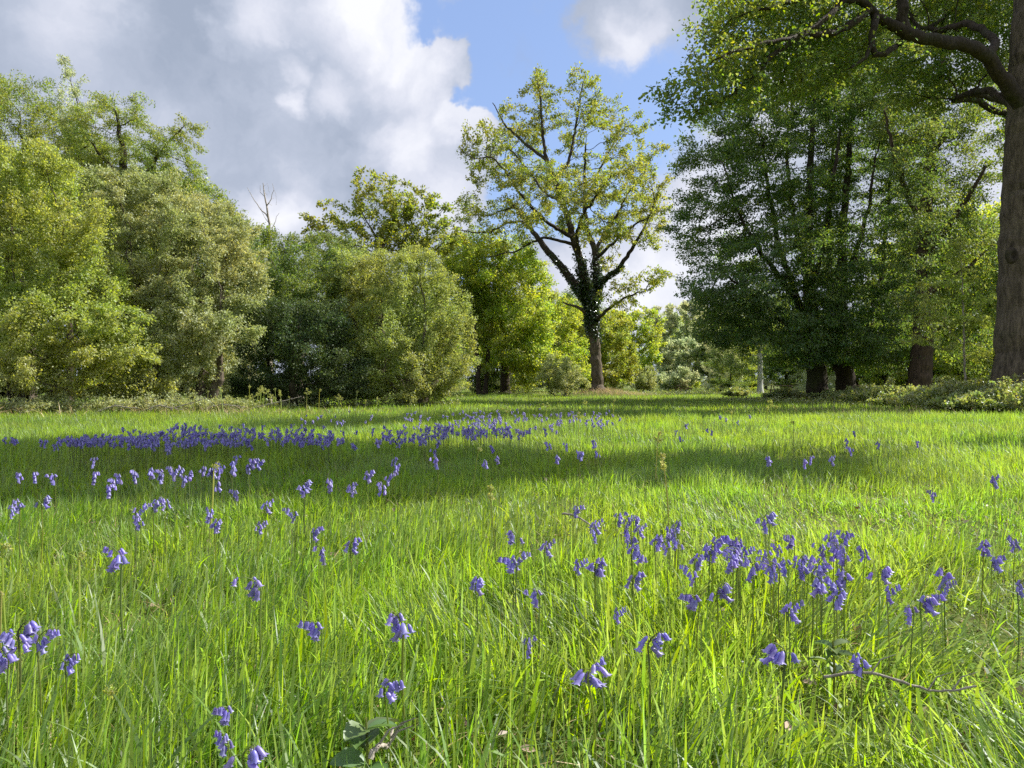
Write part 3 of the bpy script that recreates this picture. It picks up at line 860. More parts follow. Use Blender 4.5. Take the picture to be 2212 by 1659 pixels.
    ch3 = [[(b3, .66), (px(1986, 835, d3), .52), (px(1990, 770, d3), .46), (px(1993, 650, d3), .36), (px(1997, 500, d3), .27), (px(2010, 330, d3), .21), (px(2026, 200, d3), .17), (px(2040, 90, d3), .12), (px(2045, -40, d3), .1)],
           c3((1998, 560, 0, .2), (2040, 500, -.6, .14), (2090, 430, -1, .1), (2130, 360, -1, .05)),
           c3((1996, 640, 0, .18), (2045, 610, .5, .12), (2100, 570, 1, .08), (2150, 520, 1, .04)),
           c3((2012, 330, 0, .18), (2060, 270, .4, .12), (2110, 240, .8, .08), (2160, 220, 1, .04)),
           c3((1998, 500, 0, .18), (1960, 420, -1, .12), (1930, 330, -2, .08), (1910, 240, -2, .04)),
           c3((1996, 720, 0, .12), (2050, 700, -1, .08), (2100, 690, -1, .05))]
    bl3 = B(d3, (2040, 40, 110, 60, 3), (2100, 130, 70, 50, 2), (1960, 110, 80, 60, 1), (2070, 260, 70, 50), (1960, 260, 70, 60, -1), (2110, 370, 60, 50), (2030, 400, 70, 50, 1.5), (2120, 480, 60, 46, 1), (2060, 540, 70, 46, -1),
            (2130, 590, 50, 40, 1.5), (2060, 640, 70, 40, 1), (1940, 380, 60, 60, -2), (1960, 560, 60, 50, 2), (2120, 690, 50, 36, 2), (2040, 720, 60, 30, 2), (2200, 300, 60, 60, 3), (2220, 500, 60, 80, 3), (1900, 60, 80, 50, 3), (2000, 180, 60, 50, 1), (1900, 200, 60, 50, 2), (2130, 200, 50, 50, 2), (1920, 760, 60, 34, 1), (2100, 770, 50, 30, 2.5), (2000, 620, 50, 40, -2.5), (1990, 500, 50, 44, -2.5), (2010, 700, 50, 26, -2.5), (2000, 400, 50, 44, -2.5), (1990, 560, 40, 30, -3.4), (2010, 450, 40, 30, -3.4), (1995, 670, 40, 24, -3.4), (2020, 300, 44, 34, -3))
    make_tree('hornbeam_tree', 'tall tree with a thick brown trunk between the dark pair and the great oak', 'tree', b3, bl3, .5, M['bark_red'], M['mid_green'], 33, chains=ch3, D=.36, volp=.6, natt=3400, clumps=520, csig=.35, kill=1.2,
              iters=60, nleaf=85000, lsize=.12, lsig=.27, aspect=.55, up=.9, flat=.35, leafmax=3, trop=(0, 0, .04), droop=.35, hang=.03)


hornbeams()


# ---- sapling in front of the thick brown trunk
def sapling():
    d = 25.5
    b = on_ground(2086, d)
    def c(*pts): return [(px(x, y, d + dd), r) for x, y, dd, r in pts]
    ch = [[(b, .045), (px(2084, 780, d), .035), (px(2082, 700, d), .03), (px(2078, 600, d), .02), (px(2074, 520, d), .01)],
          c((2084, 790, 0, .02), (2050, 760, -.3, .015), (2010, 742, -.6, .008)), c((2084, 750, 0, .02), (2040, 700, -.3, .015), (1990, 660, -.5, .008)),
          c((2083, 700, 0, .02), (2110, 670, .3, .012), (2140, 650, .5, .006)), c((2084, 770, 0, .02), (2115, 760, .3, .012), (2140, 770, .4, .006))]
    bl = B(d, (2000, 690, 40, 10), (1990, 735, 36, 9, -.4), (2040, 650, 44, 10), (2020, 610, 40, 8, .4), (2080, 600, 40, 10), (2060, 560, 34, 8), (2120, 640, 34, 9), (2125, 700, 34, 9), (2060, 690, 40, 9, -.6),
           (2050, 740, 40, 9, -.5), (2120, 755, 36, 9), (2075, 530, 24, 12), (2100, 790, 30, 8))
    make_tree('young_hornbeam', 'slender sunlit sapling with flat sprays of pale leaves before the thick brown trunk', 'tree', b, bl, .045, M['bark_pale'], M['willow_yellow'], 41, chains=ch, D=.14, natt=600, clumps=70,
              csig=.12, kill=1.3, iters=40, nleaf=7500, lsize=.085, lsig=.07, aspect=.5, up=1.2, flat=.25, rtip=.003, leafmax=3, droop=.2)


sapling()


# ---- shrubs and trees down the left side
def left_side():
    # big pale sallow nearest the left edge
    d = 22.0
    make_tree('sallow_bush', 'tall yellow green sallow bush at the left edge reaching down to the grass', 'shrub', on_ground(40, d),
              B(d, (-60, 420, 150, 130), (90, 400, 130, 90, 1), (170, 500, 100, 90), (60, 540, 140, 90, .5), (-40, 640, 130, 110), (120, 690, 150, 90, -1), (240, 740, 100, 80, -.8), (60, 800, 170, 70, -1.3), (260, 820, 100, 50, -.6), (-80, 800, 140, 90, -.8), (200, 620, 90, 70, .3), (0, 350, 120, 66, 1), (200, 760, 90, 60, -1.2), deep=.9),
              .3, M['bark'], M['willow_yellow'], 51, D=.32, natt=3400, clumps=360, csig=.2, kill=1.2, iters=60, nleaf=175000, lsize=.075, lsig=.13, aspect=.6, trunk_h=.8, stems=4, p=6, leafmax=4, rtip=.005, inner=.12)
    d = 24.5
    make_tree('sallow_bush', 'grey green sallow bush with twiggy branches arching out over the grass', 'shrub', on_ground(420, d),
              B(d, (300, 470, 130, 80, 1.5), (400, 520, 130, 90), (480, 600, 90, 80, -.4), (330, 620, 120, 90, 0), (400, 700, 130, 80, -1), (500, 730, 66, 60, -1.2), (330, 780, 100, 60, -1.0), (230, 560, 80, 70, 1), (470, 520, 80, 60, 1.4), (530, 690, 30, 30, -1.4), (300, 850, 110, 34, -.6), (420, 840, 90, 34, .6), (450, 780, 70, 46, 0), (260, 410, 90, 50, 2), (360, 430, 110, 56, 2), (520, 560, 50, 60, .5), (450, 470, 80, 50, 1.5), (540, 640, 40, 50, -.5), deep=.9),
              .3, M['bark'], M['willow'], 52, D=.32, natt=3000, clumps=330, csig=.2, kill=1.2, iters=60, nleaf=165000, lsize=.08, lsig=.13, aspect=.55, trunk_h=1.0, stems=3, p=6, leafmax=4, rtip=.006, inner=.06)
    d = 27.0
    make_tree('holly_bush', 'dark glossy leaved bush in deep shade between the paler sallows', 'shrub', on_ground(640, d),
              B(d, (620, 680, 90, 50), (560, 730, 70, 80), (650, 750, 90, 80, -.4), (720, 730, 60, 90), (740, 810, 60, 50, -.5), (600, 820, 90, 40, .3), (700, 820, 80, 40, .2), (560, 850, 80, 26, .4), (680, 855, 90, 22, .3), (500, 840, 60, 36, .6)),
              .22, M['bark_dark'], M['holly'], 53, D=.3, natt=1500, clumps=280, csig=.2, kill=1.2, iters=50, nleaf=62000, lsize=.075, lsig=.15, aspect=.55, trunk_h=.8, stems=3, p=5, leafmax=4, inner=.15)
    d = 29.0
    make_tree('sallow_bush', 'rounded olive green sallow bush, the one ending the row near the meadow middle', 'shrub', on_ground(890, d),
              B(d, (860, 610, 110, 80), (790, 620, 80, 70, 1), (940, 670, 80, 80), (860, 700, 130, 90, -.6), (960, 760, 62, 80, -.2), (860, 790, 120, 66, -.8), (780, 770, 70, 80, .3), (970, 830, 46, 34, -.4), (760, 830, 66, 30, .3), (860, 845, 120, 22, -.5), (780, 850, 70, 20, 0), (745, 640, 60, 66, .6), (735, 720, 56, 60, .4), (800, 560, 60, 34, .8)),
              .3, M['bark'], M['willow_olive'], 54, D=.32, natt=3200, clumps=380, csig=.2, kill=1.2, iters=60, nleaf=115000, lsize=.085, lsig=.14, aspect=.5, trunk_h=.9, stems=4, p=6, leafmax=4, inner=.12)
    # second rank
    d = 32.0
    make_tree('willow_tree', 'soft green willow rising behind the dark bush, below the dead treetop', 'tree', on_ground(640, d),
              B(d, (560, 540, 90, 60), (650, 570, 90, 60, 1), (600, 640, 110, 80), (570, 600, 110, 90, -2.5), (660, 610, 90, 70, -3), (720, 560, 70, 50, 1.5), (700, 640, 90, 70), (520, 620, 90, 80), (480, 540, 70, 60, 1)),
              .25, M['bark'], M['mid_green'], 55, D=.36, natt=1800, clumps=320, csig=.26, kill=1.2, iters=60, nleaf=90000, lsize=.09, lsig=.18, aspect=.5, trunk_h=2.5, stems=2, p=5, leafmax=4)
    d = 30.5
    make_tree('willow_tree', 'broad green tree stepping down the skyline just left of the dead treetop', 'tree', on_ground(470, d),
              B(d, (420, 440, 80, 50), (500, 500, 60, 40, .5), (350, 480, 100, 70, 0), (440, 540, 110, 70), (540, 560, 40, 40), (300, 560, 100, 90), (400, 640, 120, 90)),
              .28, M['bark'], M['locust'], 56, D=.38, natt=1700, clumps=300, csig=.28, kill=1.2, iters=60, nleaf=70000, lsize=.09, lsig=.2, aspect=.45, trunk_h=3, p=5, leafmax=4)
    d = 31.0
    def c(*pts): return [(px(x, y, d + dd), r) for x, y, dd, r in pts]
    make_tree('locust_tree', 'tall feathery leaved tree with a branch spreading right against the cloud', 'tree', on_ground(270, d),
              B(d, (255, 225, 60, 28), (230, 275, 80, 42), (300, 290, 66, 40), (200, 330, 90, 46, 1), (330, 330, 50, 30, -1), (385, 270, 44, 20), (400, 300, 36, 16), (370, 335, 50, 14), (280, 370, 110, 44, 1), (360, 390, 80, 34), (200, 420, 120, 60, 1.5), (350, 255, 24, 10), (320, 430, 100, 50, 1)),
              .3, M['bark_dark'], M['locust'], 57, chains=[[(on_ground(270, d), .34), (px(275, 600, d), .28), (px(270, 420, d), .2), (px(265, 320, d), .12), (px(250, 240, d), .04)],
              c((272, 430, 0, .12), (320, 370, -.4, .08), (360, 310, -.6, .05), (400, 270, -.6, .02)), c((272, 400, 0, .1), (220, 340, .4, .06), (190, 300, .6, .03))],
              D=.32, natt=2100, clumps=300, csig=.24, kill=1.2, iters=60, nleaf=62000, lsize=.10, lsig=.15, aspect=.34, p=4, leafmax=3, droop=.8, up=.5, hang=.06, flat=.5)
    d = 33.0
    make_tree('ash_tree', 'tall tree on the far left skyline above the yellow green bush', 'tree', on_ground(60, d),
              B(d, (10, 180, 60, 55), (80, 210, 60, 50), (-60, 220, 90, 70), (40, 270, 100, 60, -.5), (130, 280, 70, 50), (-20, 350, 130, 80), (100, 360, 110, 70), (180, 300, 50, 36), (30, 450, 160, 90)),
              .35, M['bark'], M['locust'], 58, D=.4, natt=2200, clumps=330, csig=.28, kill=1.2, iters=60, nleaf=70000, lsize=.10, lsig=.2, aspect=.4, trunk_h=6, p=4, leafmax=3, droop=.5)
    d = 34.0
    make_tree('birch_tree', 'thin wispy treetop poking above the left skyline beside the tall ash', 'tree', on_ground(150, d),
              B(d, (148, 175, 22, 42), (165, 230, 38, 34), (140, 260, 40, 40), (195, 240, 22, 18), (160, 320, 50, 60)),
              .14, M['bark_dark'], M['grey_green'], 59, D=.26, natt=500, clumps=80, csig=.2, kill=1.3, iters=70, nleaf=6500, lsize=.10, lsig=.12, aspect=.5, trunk_h=9, p=3, leafmax=2)
    # the dead treetop
    d = 33.0
    def c(*pts): return [(px(x, y, d + dd), r) for x, y, dd, r in pts]
    ch = [[(on_ground(582, d), .12), (px(584, 620, d), .10), (px(582, 505, d), .06), (px(578, 460, d), .045), (px(572, 425, d), .03), (px(568, 395, d), .014)],
          c((579, 470, 0, .03), (560, 448, .1, .02), (545, 425, .2, .014), (534, 405, .2, .008)), c((576, 445, 0, .025), (586, 430, -.2, .016), (592, 410, -.3, .01), (588, 396, -.3, .006)),
          c((572, 425, 0, .015), (562, 415, 0, .01), (562, 400, 0, .007)), c((582, 505, 0, .03), (592, 485, .2, .018), (597, 468, .2, .01)), c((580, 480, 0, .02), (572, 470, -.1, .012), (566, 458, -.1, .007)),
          c((592, 410, -.3, .007), (596, 420, -.3, .005), (597, 435, -.3, .004)), c((570, 405, 0, .008), (577, 396, .1, .006), (580, 412, .1, .004))]
    make_tree('dead_tree', 'bare dead treetop standing grey above the hedge line left of centre', 'tree', on_ground(582, d), B(d, (575, 430, 16, 28), (545, 425, 12, 14), (592, 455, 10, 16)), .1, M['bark_pale'], None, 60, chains=ch,
              D=.2, natt=60, clumps=30, csig=.12, kill=1.5, iters=20, nleaf=0)


left_side()


# ---- middle distance, left of the lone oak
def middle():
    d = 44.0
    def mk(name, label, x, d, blobs, mat, seed, R0=.3, nleaf=50000, ls=.13, natt=1600, cl=260, bark='bark_dark', **kw):
        a = dict(D=.42, natt=natt, clumps=cl, csig=.35, kill=1.2, iters=60, nleaf=nleaf, lsize=ls, lsig=.24, trunk_h=3, p=5, leafmax=3)
        a.update(kw)
        make_tree(name, label, 'tree', on_ground(x, d), B(d, *blobs), R0, M[bark], M[mat], seed, **a)
    mk('oak_tree', 'airy oak with a pointed top left of the yellow green oak, behind the olive bush', 820, 39,
       ((810, 395, 34, 34), (800, 440, 44, 34), (840, 420, 30, 30), (780, 480, 46, 30), (835, 490, 50, 40), (700, 485, 40, 22), (740, 480, 46, 26), (690, 460, 20, 14), (790, 540, 90, 40), (720, 530, 60, 30)), 'oak', 61, nleaf=10000, natt=1500, lsig=.13, kill=1.2, leafmax=2, ls=.15, trunk_h=8)
    mk('oak_tree', 'airy oak with a rounded top just right of the pointed one', 890, 40,
       ((890, 425, 32, 26), (930, 450, 34, 28), (880, 470, 40, 30), (940, 495, 36, 26), (890, 520, 60, 36), (960, 520, 36, 24)), 'oak', 62, nleaf=8000, natt=1200, lsig=.13, leafmax=2, ls=.15, trunk_h=8)
    mk('oak_tree', 'full bright green oak with dark trunks, left of the lone ivy covered oak', 1091, 61,
       ((1010, 545, 50, 36), (1080, 550, 66, 44), (1130, 580, 46, 40), (1000, 600, 46, 46), (1070, 620, 70, 50, -2), (1150, 640, 40, 44), (1110, 690, 80, 50, -2), (1030, 680, 60, 50), (1160, 710, 42, 44, -2), (1110, 760, 80, 36, -2.5), (1170, 780, 36, 40, -2), (1140, 815, 50, 22, -2), (1050, 740, 50, 40, 2)), 'oak_bright', 63,
       R0=.40, nleaf=85000, natt=3000, cl=480, ls=.17, trunk_h=3.8, lsig=.3)
    mk('oak_tree', 'slim dark stemmed oak between the olive bush and the bright green oak', 1042, 58,
       ((1010, 560, 44, 36), (970, 560, 46, 36), (990, 620, 46, 40), (1040, 640, 40, 46, 1), (1020, 700, 40, 36, 1)), 'oak_bright', 64, R0=.26, nleaf=22000, natt=900, ls=.14, trunk_h=4.5, stems=2, stem_r=.5)
    mk('oak_tree', 'yellow green tree close behind and left of the ivy covered trunk', 1200, 66,
       ((1180, 660, 40, 40), (1190, 720, 44, 50), (1215, 690, 36, 40), (1225, 760, 44, 44), (1185, 790, 44, 36), (1240, 800, 36, 26)), 'oak_bright', 65, R0=.3, nleaf=30000, natt=1300, ls=.15, D=.5)
    mk('oak_tree', 'bronze tinted oak directly behind the ivy covered trunk', 1290, 72,
       ((1260, 700, 40, 36), (1300, 720, 50, 44), (1340, 730, 34, 40), (1270, 760, 50, 44), (1330, 775, 46, 40), (1350, 805, 34, 24), (1230, 740, 30, 40), (1300, 810, 70, 20)), 'oak_brown', 66, R0=.4, nleaf=34000, natt=1500, ls=.19, D=.6)
    mk('oak_tree', 'mid green tree right of the bronze oak, before the grey willows', 1385, 80,
       ((1370, 690, 40, 24), (1400, 700, 30, 30), (1360, 730, 40, 40), (1400, 750, 36, 40), (1380, 790, 44, 36), (1340, 690, 36, 20)), 'oak_bright', 67, R0=.3, nleaf=22000, natt=1100, ls=.2, D=.65)
    mk('willow_tree', 'pale grey green willow, tallest beyond the gap right of the lone oak', 1470, 105,
       ((1460, 680, 40, 30), (1500, 665, 36, 24), (1430, 720, 34, 40), (1490, 720, 44, 50), (1450, 760, 44, 44)), 'grey_green', 68, R0=.35, nleaf=24000, natt=900, ls=.26, D=.9)
    mk('willow_tree', 'rounded grey green willow low in front of the tallest pale one', 1480, 96,
       ((1480, 765, 44, 40), (1450, 790, 34, 30), (1500, 800, 36, 26)), 'grey_green', 69, R0=.25, nleaf=18000, natt=700, ls=.24, D=.8)
    mk('willow_tree', 'small grey green willow bush at the far meadow edge near the picnic table', 1465, 88,
       ((1462, 812, 30, 20), (1440, 822, 24, 14), (1490, 818, 20, 14)), 'grey_green', 70, R0=.12, nleaf=9000, natt=400, ls=.2, D=.6, trunk_h=.6, stems=3)
    mk('willow_tree', 'grey green treetops fading out behind the dark hornbeam edge', 1560, 112,
       ((1540, 670, 40, 30), (1600, 680, 50, 30), (1540, 690, 40, 40), (1580, 700, 40, 40), (1520, 740, 40, 50), (1570, 760, 60, 50)), 'grey_green', 71, R0=.35, nleaf=20000, natt=800, ls=.28, D=.9)
    mk('young_tree', 'small pale shrub at the wood edge left of the lone oak trunk', 1215, 52,
       ((1212, 800, 26, 22), (1225, 820, 22, 14), (1195, 815, 16, 12), (1245, 826, 16, 10)), 'willow', 72, R0=.06, nleaf=9000, natt=500, ls=.12, D=.3, trunk_h=.4, stems=3, lsig=.15)
    mk('young_tree', 'small green bush right of the lone oak at the far edge', 1392, 74,
       ((1392, 815, 16, 14), (1385, 828, 14, 9), (1402, 828, 12, 9)), 'willow', 73, R0=.06, nleaf=5000, natt=300, ls=.16, D=.35, trunk_h=.4, stems=2, lsig=.2)
    # birch with the white trunk
    d = 62
    make_tree('birch_tree', 'birch with a short gleaming white trunk under the dark hornbeam skirts', 'tree', on_ground(1642, d),
              B(d, (1640, 700, 50, 50), (1610, 730, 40, 40), (1680, 720, 44, 44), (1650, 640, 40, 40), (1600, 780, 30, 16)), .22, M['bark_birch'], M['mid_green'], 74, D=.5, natt=700, clumps=120, csig=.4,
              kill=1.2, iters=50, nleaf=14000, lsize=.15, lsig=.3, trunk_h=3.6)
    # dark wood beyond the hornbeams
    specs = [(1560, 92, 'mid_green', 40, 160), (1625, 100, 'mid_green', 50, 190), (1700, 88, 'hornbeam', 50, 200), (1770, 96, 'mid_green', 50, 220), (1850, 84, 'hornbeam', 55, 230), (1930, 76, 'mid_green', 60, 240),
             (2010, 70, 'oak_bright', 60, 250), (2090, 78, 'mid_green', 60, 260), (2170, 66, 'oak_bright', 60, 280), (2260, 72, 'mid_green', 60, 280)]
    labs = ['low green tree far beyond the picnic table under the hornbeam edge', 'far tree behind the white birch trunk', 'dark far tree left of the paired hornbeam trunks', 'far tree seen just behind the hornbeam trunks',
            'dark far tree right of the paired hornbeam trunks', 'far green tree between hornbeams and the thick brown trunk', 'sunlit far tree behind the thick brown trunk', 'far green tree behind the slender sapling',
            'sunlit far tree directly behind the great oak trunk', 'far tree beyond the great oak at the right edge']
    for i, (x, d, mat, rx, h) in enumerate(specs):
        k = d / 1661
        top = 830 - h
        bl = ((x, top + 40, rx * .8, 40), (x - rx * .6, top + 80, rx * .7, 40), (x + rx * .6, top + 90, rx * .7, 40), (x, top + 120, rx, 44), (x - rx * .5, 775, rx * .8, 36), (x + rx * .5, 770, rx * .8, 36), (x, 805, rx, 22))
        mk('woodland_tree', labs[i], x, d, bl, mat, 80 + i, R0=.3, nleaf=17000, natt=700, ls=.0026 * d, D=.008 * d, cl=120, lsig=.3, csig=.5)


middle()

# ---- woodland all round, individually planted copies of two grown trees
def wood():
    protos = []
    for i, (mat, s) in enumerate((('mid_green', 101), ('oak_bright', 102), ('grey_green', 103))):
        bl = [(np.array([0, 0, 9.0]), (3.4, 3.4, 3)), (np.array([1.5, .5, 12]), (2.4, 2.4, 2.4)), (np.array([-1.6, -.4, 11]), (2.6, 2.6, 2.4)), (np.array([2, -1, 7]), (3, 3, 2.2)), (np.array([-2.2, .6, 6.2]), (3, 3, 2.2)), (np.array([0, 0, 3.4]), (4, 4, 2.2)), (np.array([0, 0, 1.2]), (4, 4, 1.2)), (np.array([0, 0, 14]), (1.6, 1.6, 1.6))]
        e, *_ = make_tree('woodland_tree', 'x', 'tree', (0, 0, 0), bl, .28, M['bark_dark'], M[mat], s, D=.6, natt=900, clumps=160, csig=.5, kill=1.2, iters=50, nleaf=32000, lsize=.2, lsig=.32, trunk_h=2.6, leafmax=3)
        protos.append(e)
    rng = np.random.default_rng(77)
    spots = []
    for k in range(30):   # behind the left shrubs, curving round to the far end of the meadow
        t = k / 29
        x = -34 + 44 * t + rng.normal(0, 1.0)
        y = 38 + 50 * t + rng.normal(0, 2)
        s = .95 - .1 * t
        if t > .3: s = .62 + .1 * rng.random()
        spots.append((x, y, s))
    for k in range(16):   # far end
        x = 0 + k * 5.5 + rng.normal(0, 1); y = 118 + rng.normal(0, 3)
        spots.append((x, y, .72 + .12 * rng.random()))
    for k in range(8):   # right, outside the picture
        spots.append((40 + rng.normal(0, 1.5), 40 + k * 6, 1.1))
    for k in range(14):   # between the right hand trunks, beyond
        spots.append((19 + k * 2.6 + rng.normal(0, .6), 68 + 9 * (k % 3) + rng.normal(0, 2), .42))
    # one more oak standing in the meadow just outside the picture, whose shade bands the flowers
    used = set()
    for i, (x, y, s) in enumerate(spots):
        j = int(rng.integers(0, 3)) if i > 2 else i
        e = protos[j]
        if j in used:
            r = e.copy(); COL.objects.link(r)
            for ch in e.children:
                c_ = ch.copy(); COL.objects.link(c_); c_.parent = r
        else:
            r = e; used.add(j)
        r.location = (x, y, gz(x, y) - .1); r.rotation_euler = (0, 0, rng.random() * 6.28); r.scale = (s * 1.1, s * 1.1, s)
        where = 'filling the wood behind the left hand shrubs' if i < 30 else ('in the far tree line closing the end of the meadow' if i < 46 else 'in the wood beyond the right edge' if i < 54 else 'low between the trunks beyond the hornbeams')
        kind = ('mid green', 'bright green', 'grey green')[j]
        tag(r, f'{kind} leafy tree {where}', 'tree', ('trees behind the left shrubs' if i < 30 else 'trees closing the far end of the meadow' if i < 46 else 'trees beyond the right edge' if i < 54 else 'understorey beyond the hornbeams'))

    # an oak just outside the picture on the right, whose shade bands the meadow
    bl = [(np.array(c_, float), r_) for c_, r_ in (((9.6, 12.3, 12), (3.2, 2.2, 1.7)), ((6.2, 12.8, 11.8), (3.2, 2.1, 1.4)), ((8.2, 13.4, 13.6), (2.6, 1.5, 1)), ((17.5, 13.5, 15), (1.5, 1.2, 1.2)))]
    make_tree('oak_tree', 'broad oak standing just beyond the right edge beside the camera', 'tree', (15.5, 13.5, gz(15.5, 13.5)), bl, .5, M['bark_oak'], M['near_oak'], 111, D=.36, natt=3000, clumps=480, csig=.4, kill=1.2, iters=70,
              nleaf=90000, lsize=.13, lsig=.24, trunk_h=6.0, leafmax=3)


wood()


# ------------------------------------------------------------------ undergrowth
def undergrowth():
    spec = [(2150, 24.5, 1.15, 'bramble bush at the foot of the great oak, largest of the clump'), (2205, 20.5, .85, 'pale leaved bramble bush at the far right edge before the great oak'), (2080, 23.5, .75, 'low bramble bush under the slender sapling'),
            (2030, 25.5, .7, 'bramble bush right beside the thick brown trunk'), (1960, 27.5, .55, 'low bramble bush left of the thick brown trunk'), (1910, 30, .7, 'bramble bush between hornbeam and the thick brown trunk'), (1860, 33, .6, 'bramble bush right of the forked hornbeam foot'),
            (2110, 20.8, .5, 'smallest bramble bush at the grass edge below the sapling'), (1700, 37, .45, 'low bush left of the hornbeam trunks'), (1590, 46, .35, 'low bush left of the white birch foot'), (1790, 36.5, .35, 'low bush right in front of the hornbeam trunks'),
            (2270, 22, .9, 'bramble bush just past the great oak trunk')]
    for i, (x, d, h, lab) in enumerate(spec):
        b = on_ground(x, d); h *= 1.35
        bl = [(b + np.array([0, 0, h * .45]), (h * 1.1, h * .8, h * .42)), (b + np.array([h * .8, 0, h * .3]), (h * .8, h * .6, h * .3)), (b + np.array([-h * .8, .1, h * .32]), (h * .8, h * .6, h * .32)), (b + np.array([h * .2, .1, h * .7]), (h * .5, h * .5, h * .28))]
        make_tree('bramble_bush', lab, 'shrub', b, bl, .02, M['bark_red'], M['bramble'], 200 + i, D=.14, natt=500, clumps=90, csig=.1, kill=1.2, iters=30, nleaf=7500, lsize=.08, lsig=.08, aspect=.7, trunk_h=.15, stems=4,
                  stem_r=.25, rtip=.003, leafmax=4, crown_name='foliage', group='brambles below the right hand trees')
    # scrub under the left sallows
    for i, (x, d, h, lab) in enumerate([(330, 21.5, .7, 'tangled pale scrub at the foot of the grey green sallow'), (160, 20.5, .7, 'leafy scrub below the yellow green sallow'), (470, 23, .5, 'thin scrub under the arching sallow twigs'), (30, 19.8, .6, 'scrub in the far left corner of the meadow')]):
        b = on_ground(x, d)
        bl = [(b + np.array([0, 0, h * .4]), (h * 1.8, h * .8, h * .4)), (b + np.array([h * 1.2, 0, h * .3]), (h, h * .6, h * .3))]
        make_tree('scrub_bush', lab, 'shrub', b, bl, .025, M['bark_pale'], M['willow'], 230 + i, D=.15, natt=500, clumps=80, csig=.12, kill=1.2, iters=30, nleaf=4000, lsize=.06, lsig=.09, aspect=.6, trunk_h=.15, stems=5,
                  stem_r=.35, rtip=.005, leafmax=3, crown_name='foliage')
    # nettles and docks as a knee-high fringe along the far edge of the grass
    n = 26000
    t = RNG.random(n)
    X = np.concatenate([RNG.uniform(-1.5, 24, n // 2), RNG.uniform(10, 20, n // 4), RNG.uniform(-19, -2, n - n // 2 - n // 4)])
    Y = np.concatenate([58 + 14 * RNG.random(n // 2) ** 1.5, 24 + RNG.normal(0, 1.6, n // 4) + 1.2 * (20 - X[n // 2:n // 2 + n // 4]), 29.5 + .62 * (X[n // 2 + n // 4:] + 2) * 1.0 - 0 + RNG.normal(0, .5, n - n // 2 - n // 4)])
    hh = .12 + .4 * vnoise(X * .9, Y * .9, 6) ** 1.5
    P = np.stack([X, Y, ground_z(X, Y) + hh * RNG.random(n)], 1)
    V, F = leaves(P, norm(RNG.normal(0, 1, (n, 3))), .09, .6, .9, .1)
    o = mesh_obj('ground_cover', V, [F], M['bramble'])
    tag(o, 'low nettles and brambles fringing the grass below the trees', 'ground cover', kind='stuff')


undergrowth()


# ------------------------------------------------------------------ young bracken
def tube(path, rads, k=6):
    path = np.array(path, float); n = len(path)
    d = norm(np.gradient(path, axis=0))
    ref = np.tile([0.31, .9, .12], (n, 1)); u = norm(np.cross(d, ref)); v = np.cross(d, u)
    th = np.arange(k) / k * 2 * np.pi
    V = path[:, None] + np.asarray(rads)[:, None, None] * (u[:, None] * np.cos(th)[None, :, None] + v[:, None] * np.sin(th)[None, :, None])
    j = np.arange(k)
    F = np.concatenate([np.stack([i * k + j, i * k + (j + 1) % k, (i + 1) * k + (j + 1) % k, (i + 1) * k + j], 1) for i in range(n - 1)])
    return V.reshape(-1, 3), F


def fern_mesh(seed, h=1.0, forks=True):
    """upright bracken shoot, curled tip and two half opened side fronds"""
    rng = np.random.default_rng(seed)
    VV, FF = [], []; off = 0
    def put(V, F):
        nonlocal off
        VV.append(V); FF.append(F + off); off += len(V)
    lx = rng.normal(0, .06)
    stem = [(lx * t ** 2, 0.02 * math.sin(3 * t), t * h) for t in np.linspace(0, 1, 8)]
    # crozier
    cr = .035 * h
    for a in np.linspace(0, 4.6, 12):
        r = cr * (1 - a / 6.5)
        stem.append((lx + cr - r * math.cos(a), 0, h + r * math.sin(a)))
    put(*tube(stem, np.concatenate([np.linspace(.011, .008, 8), np.linspace(.008, .004, 12)]) * h, 5))
    for s in (-1, 1) if forks else ():
        z0 = h * rng.uniform(.80, .92)
        L = rng.uniform(.07, .15) * h
        br = [(lx * .7 + s * L * t, .02 * s, z0 + L * 1.1 * t - L * .5 * t * t) for t in np.linspace(0, 1, 6)]
        cr2 = .02 * h
        for a in np.linspace(0, 4, 6): br.append((br[5][0] + s * cr2 * math.sin(a), .02 * s, br[5][2] - cr2 + cr2 * math.cos(a)))
        put(*tube(br, np.linspace(.006, .003, 12) * h, 4))
        P = np.array([br[0]]) + (np.array(br[5]) - np.array(br[0])) * rng.random((60, 1)) + rng.normal(0, .012 * h, (60, 3))
        put(*leaves(P, norm(rng.normal(0, 1, (60, 3))), .035 * h, .5, .4, .2, 1, rng))
    P = np.array([lx + cr, 0, h]) + rng.normal(0, .018 * h, (50, 3))
    put(*leaves(P, norm(rng.normal(0, 1, (50, 3))), .03 * h, .5, .3, .2, 1, rng))
    return np.concatenate(VV), [np.concatenate(FF)]


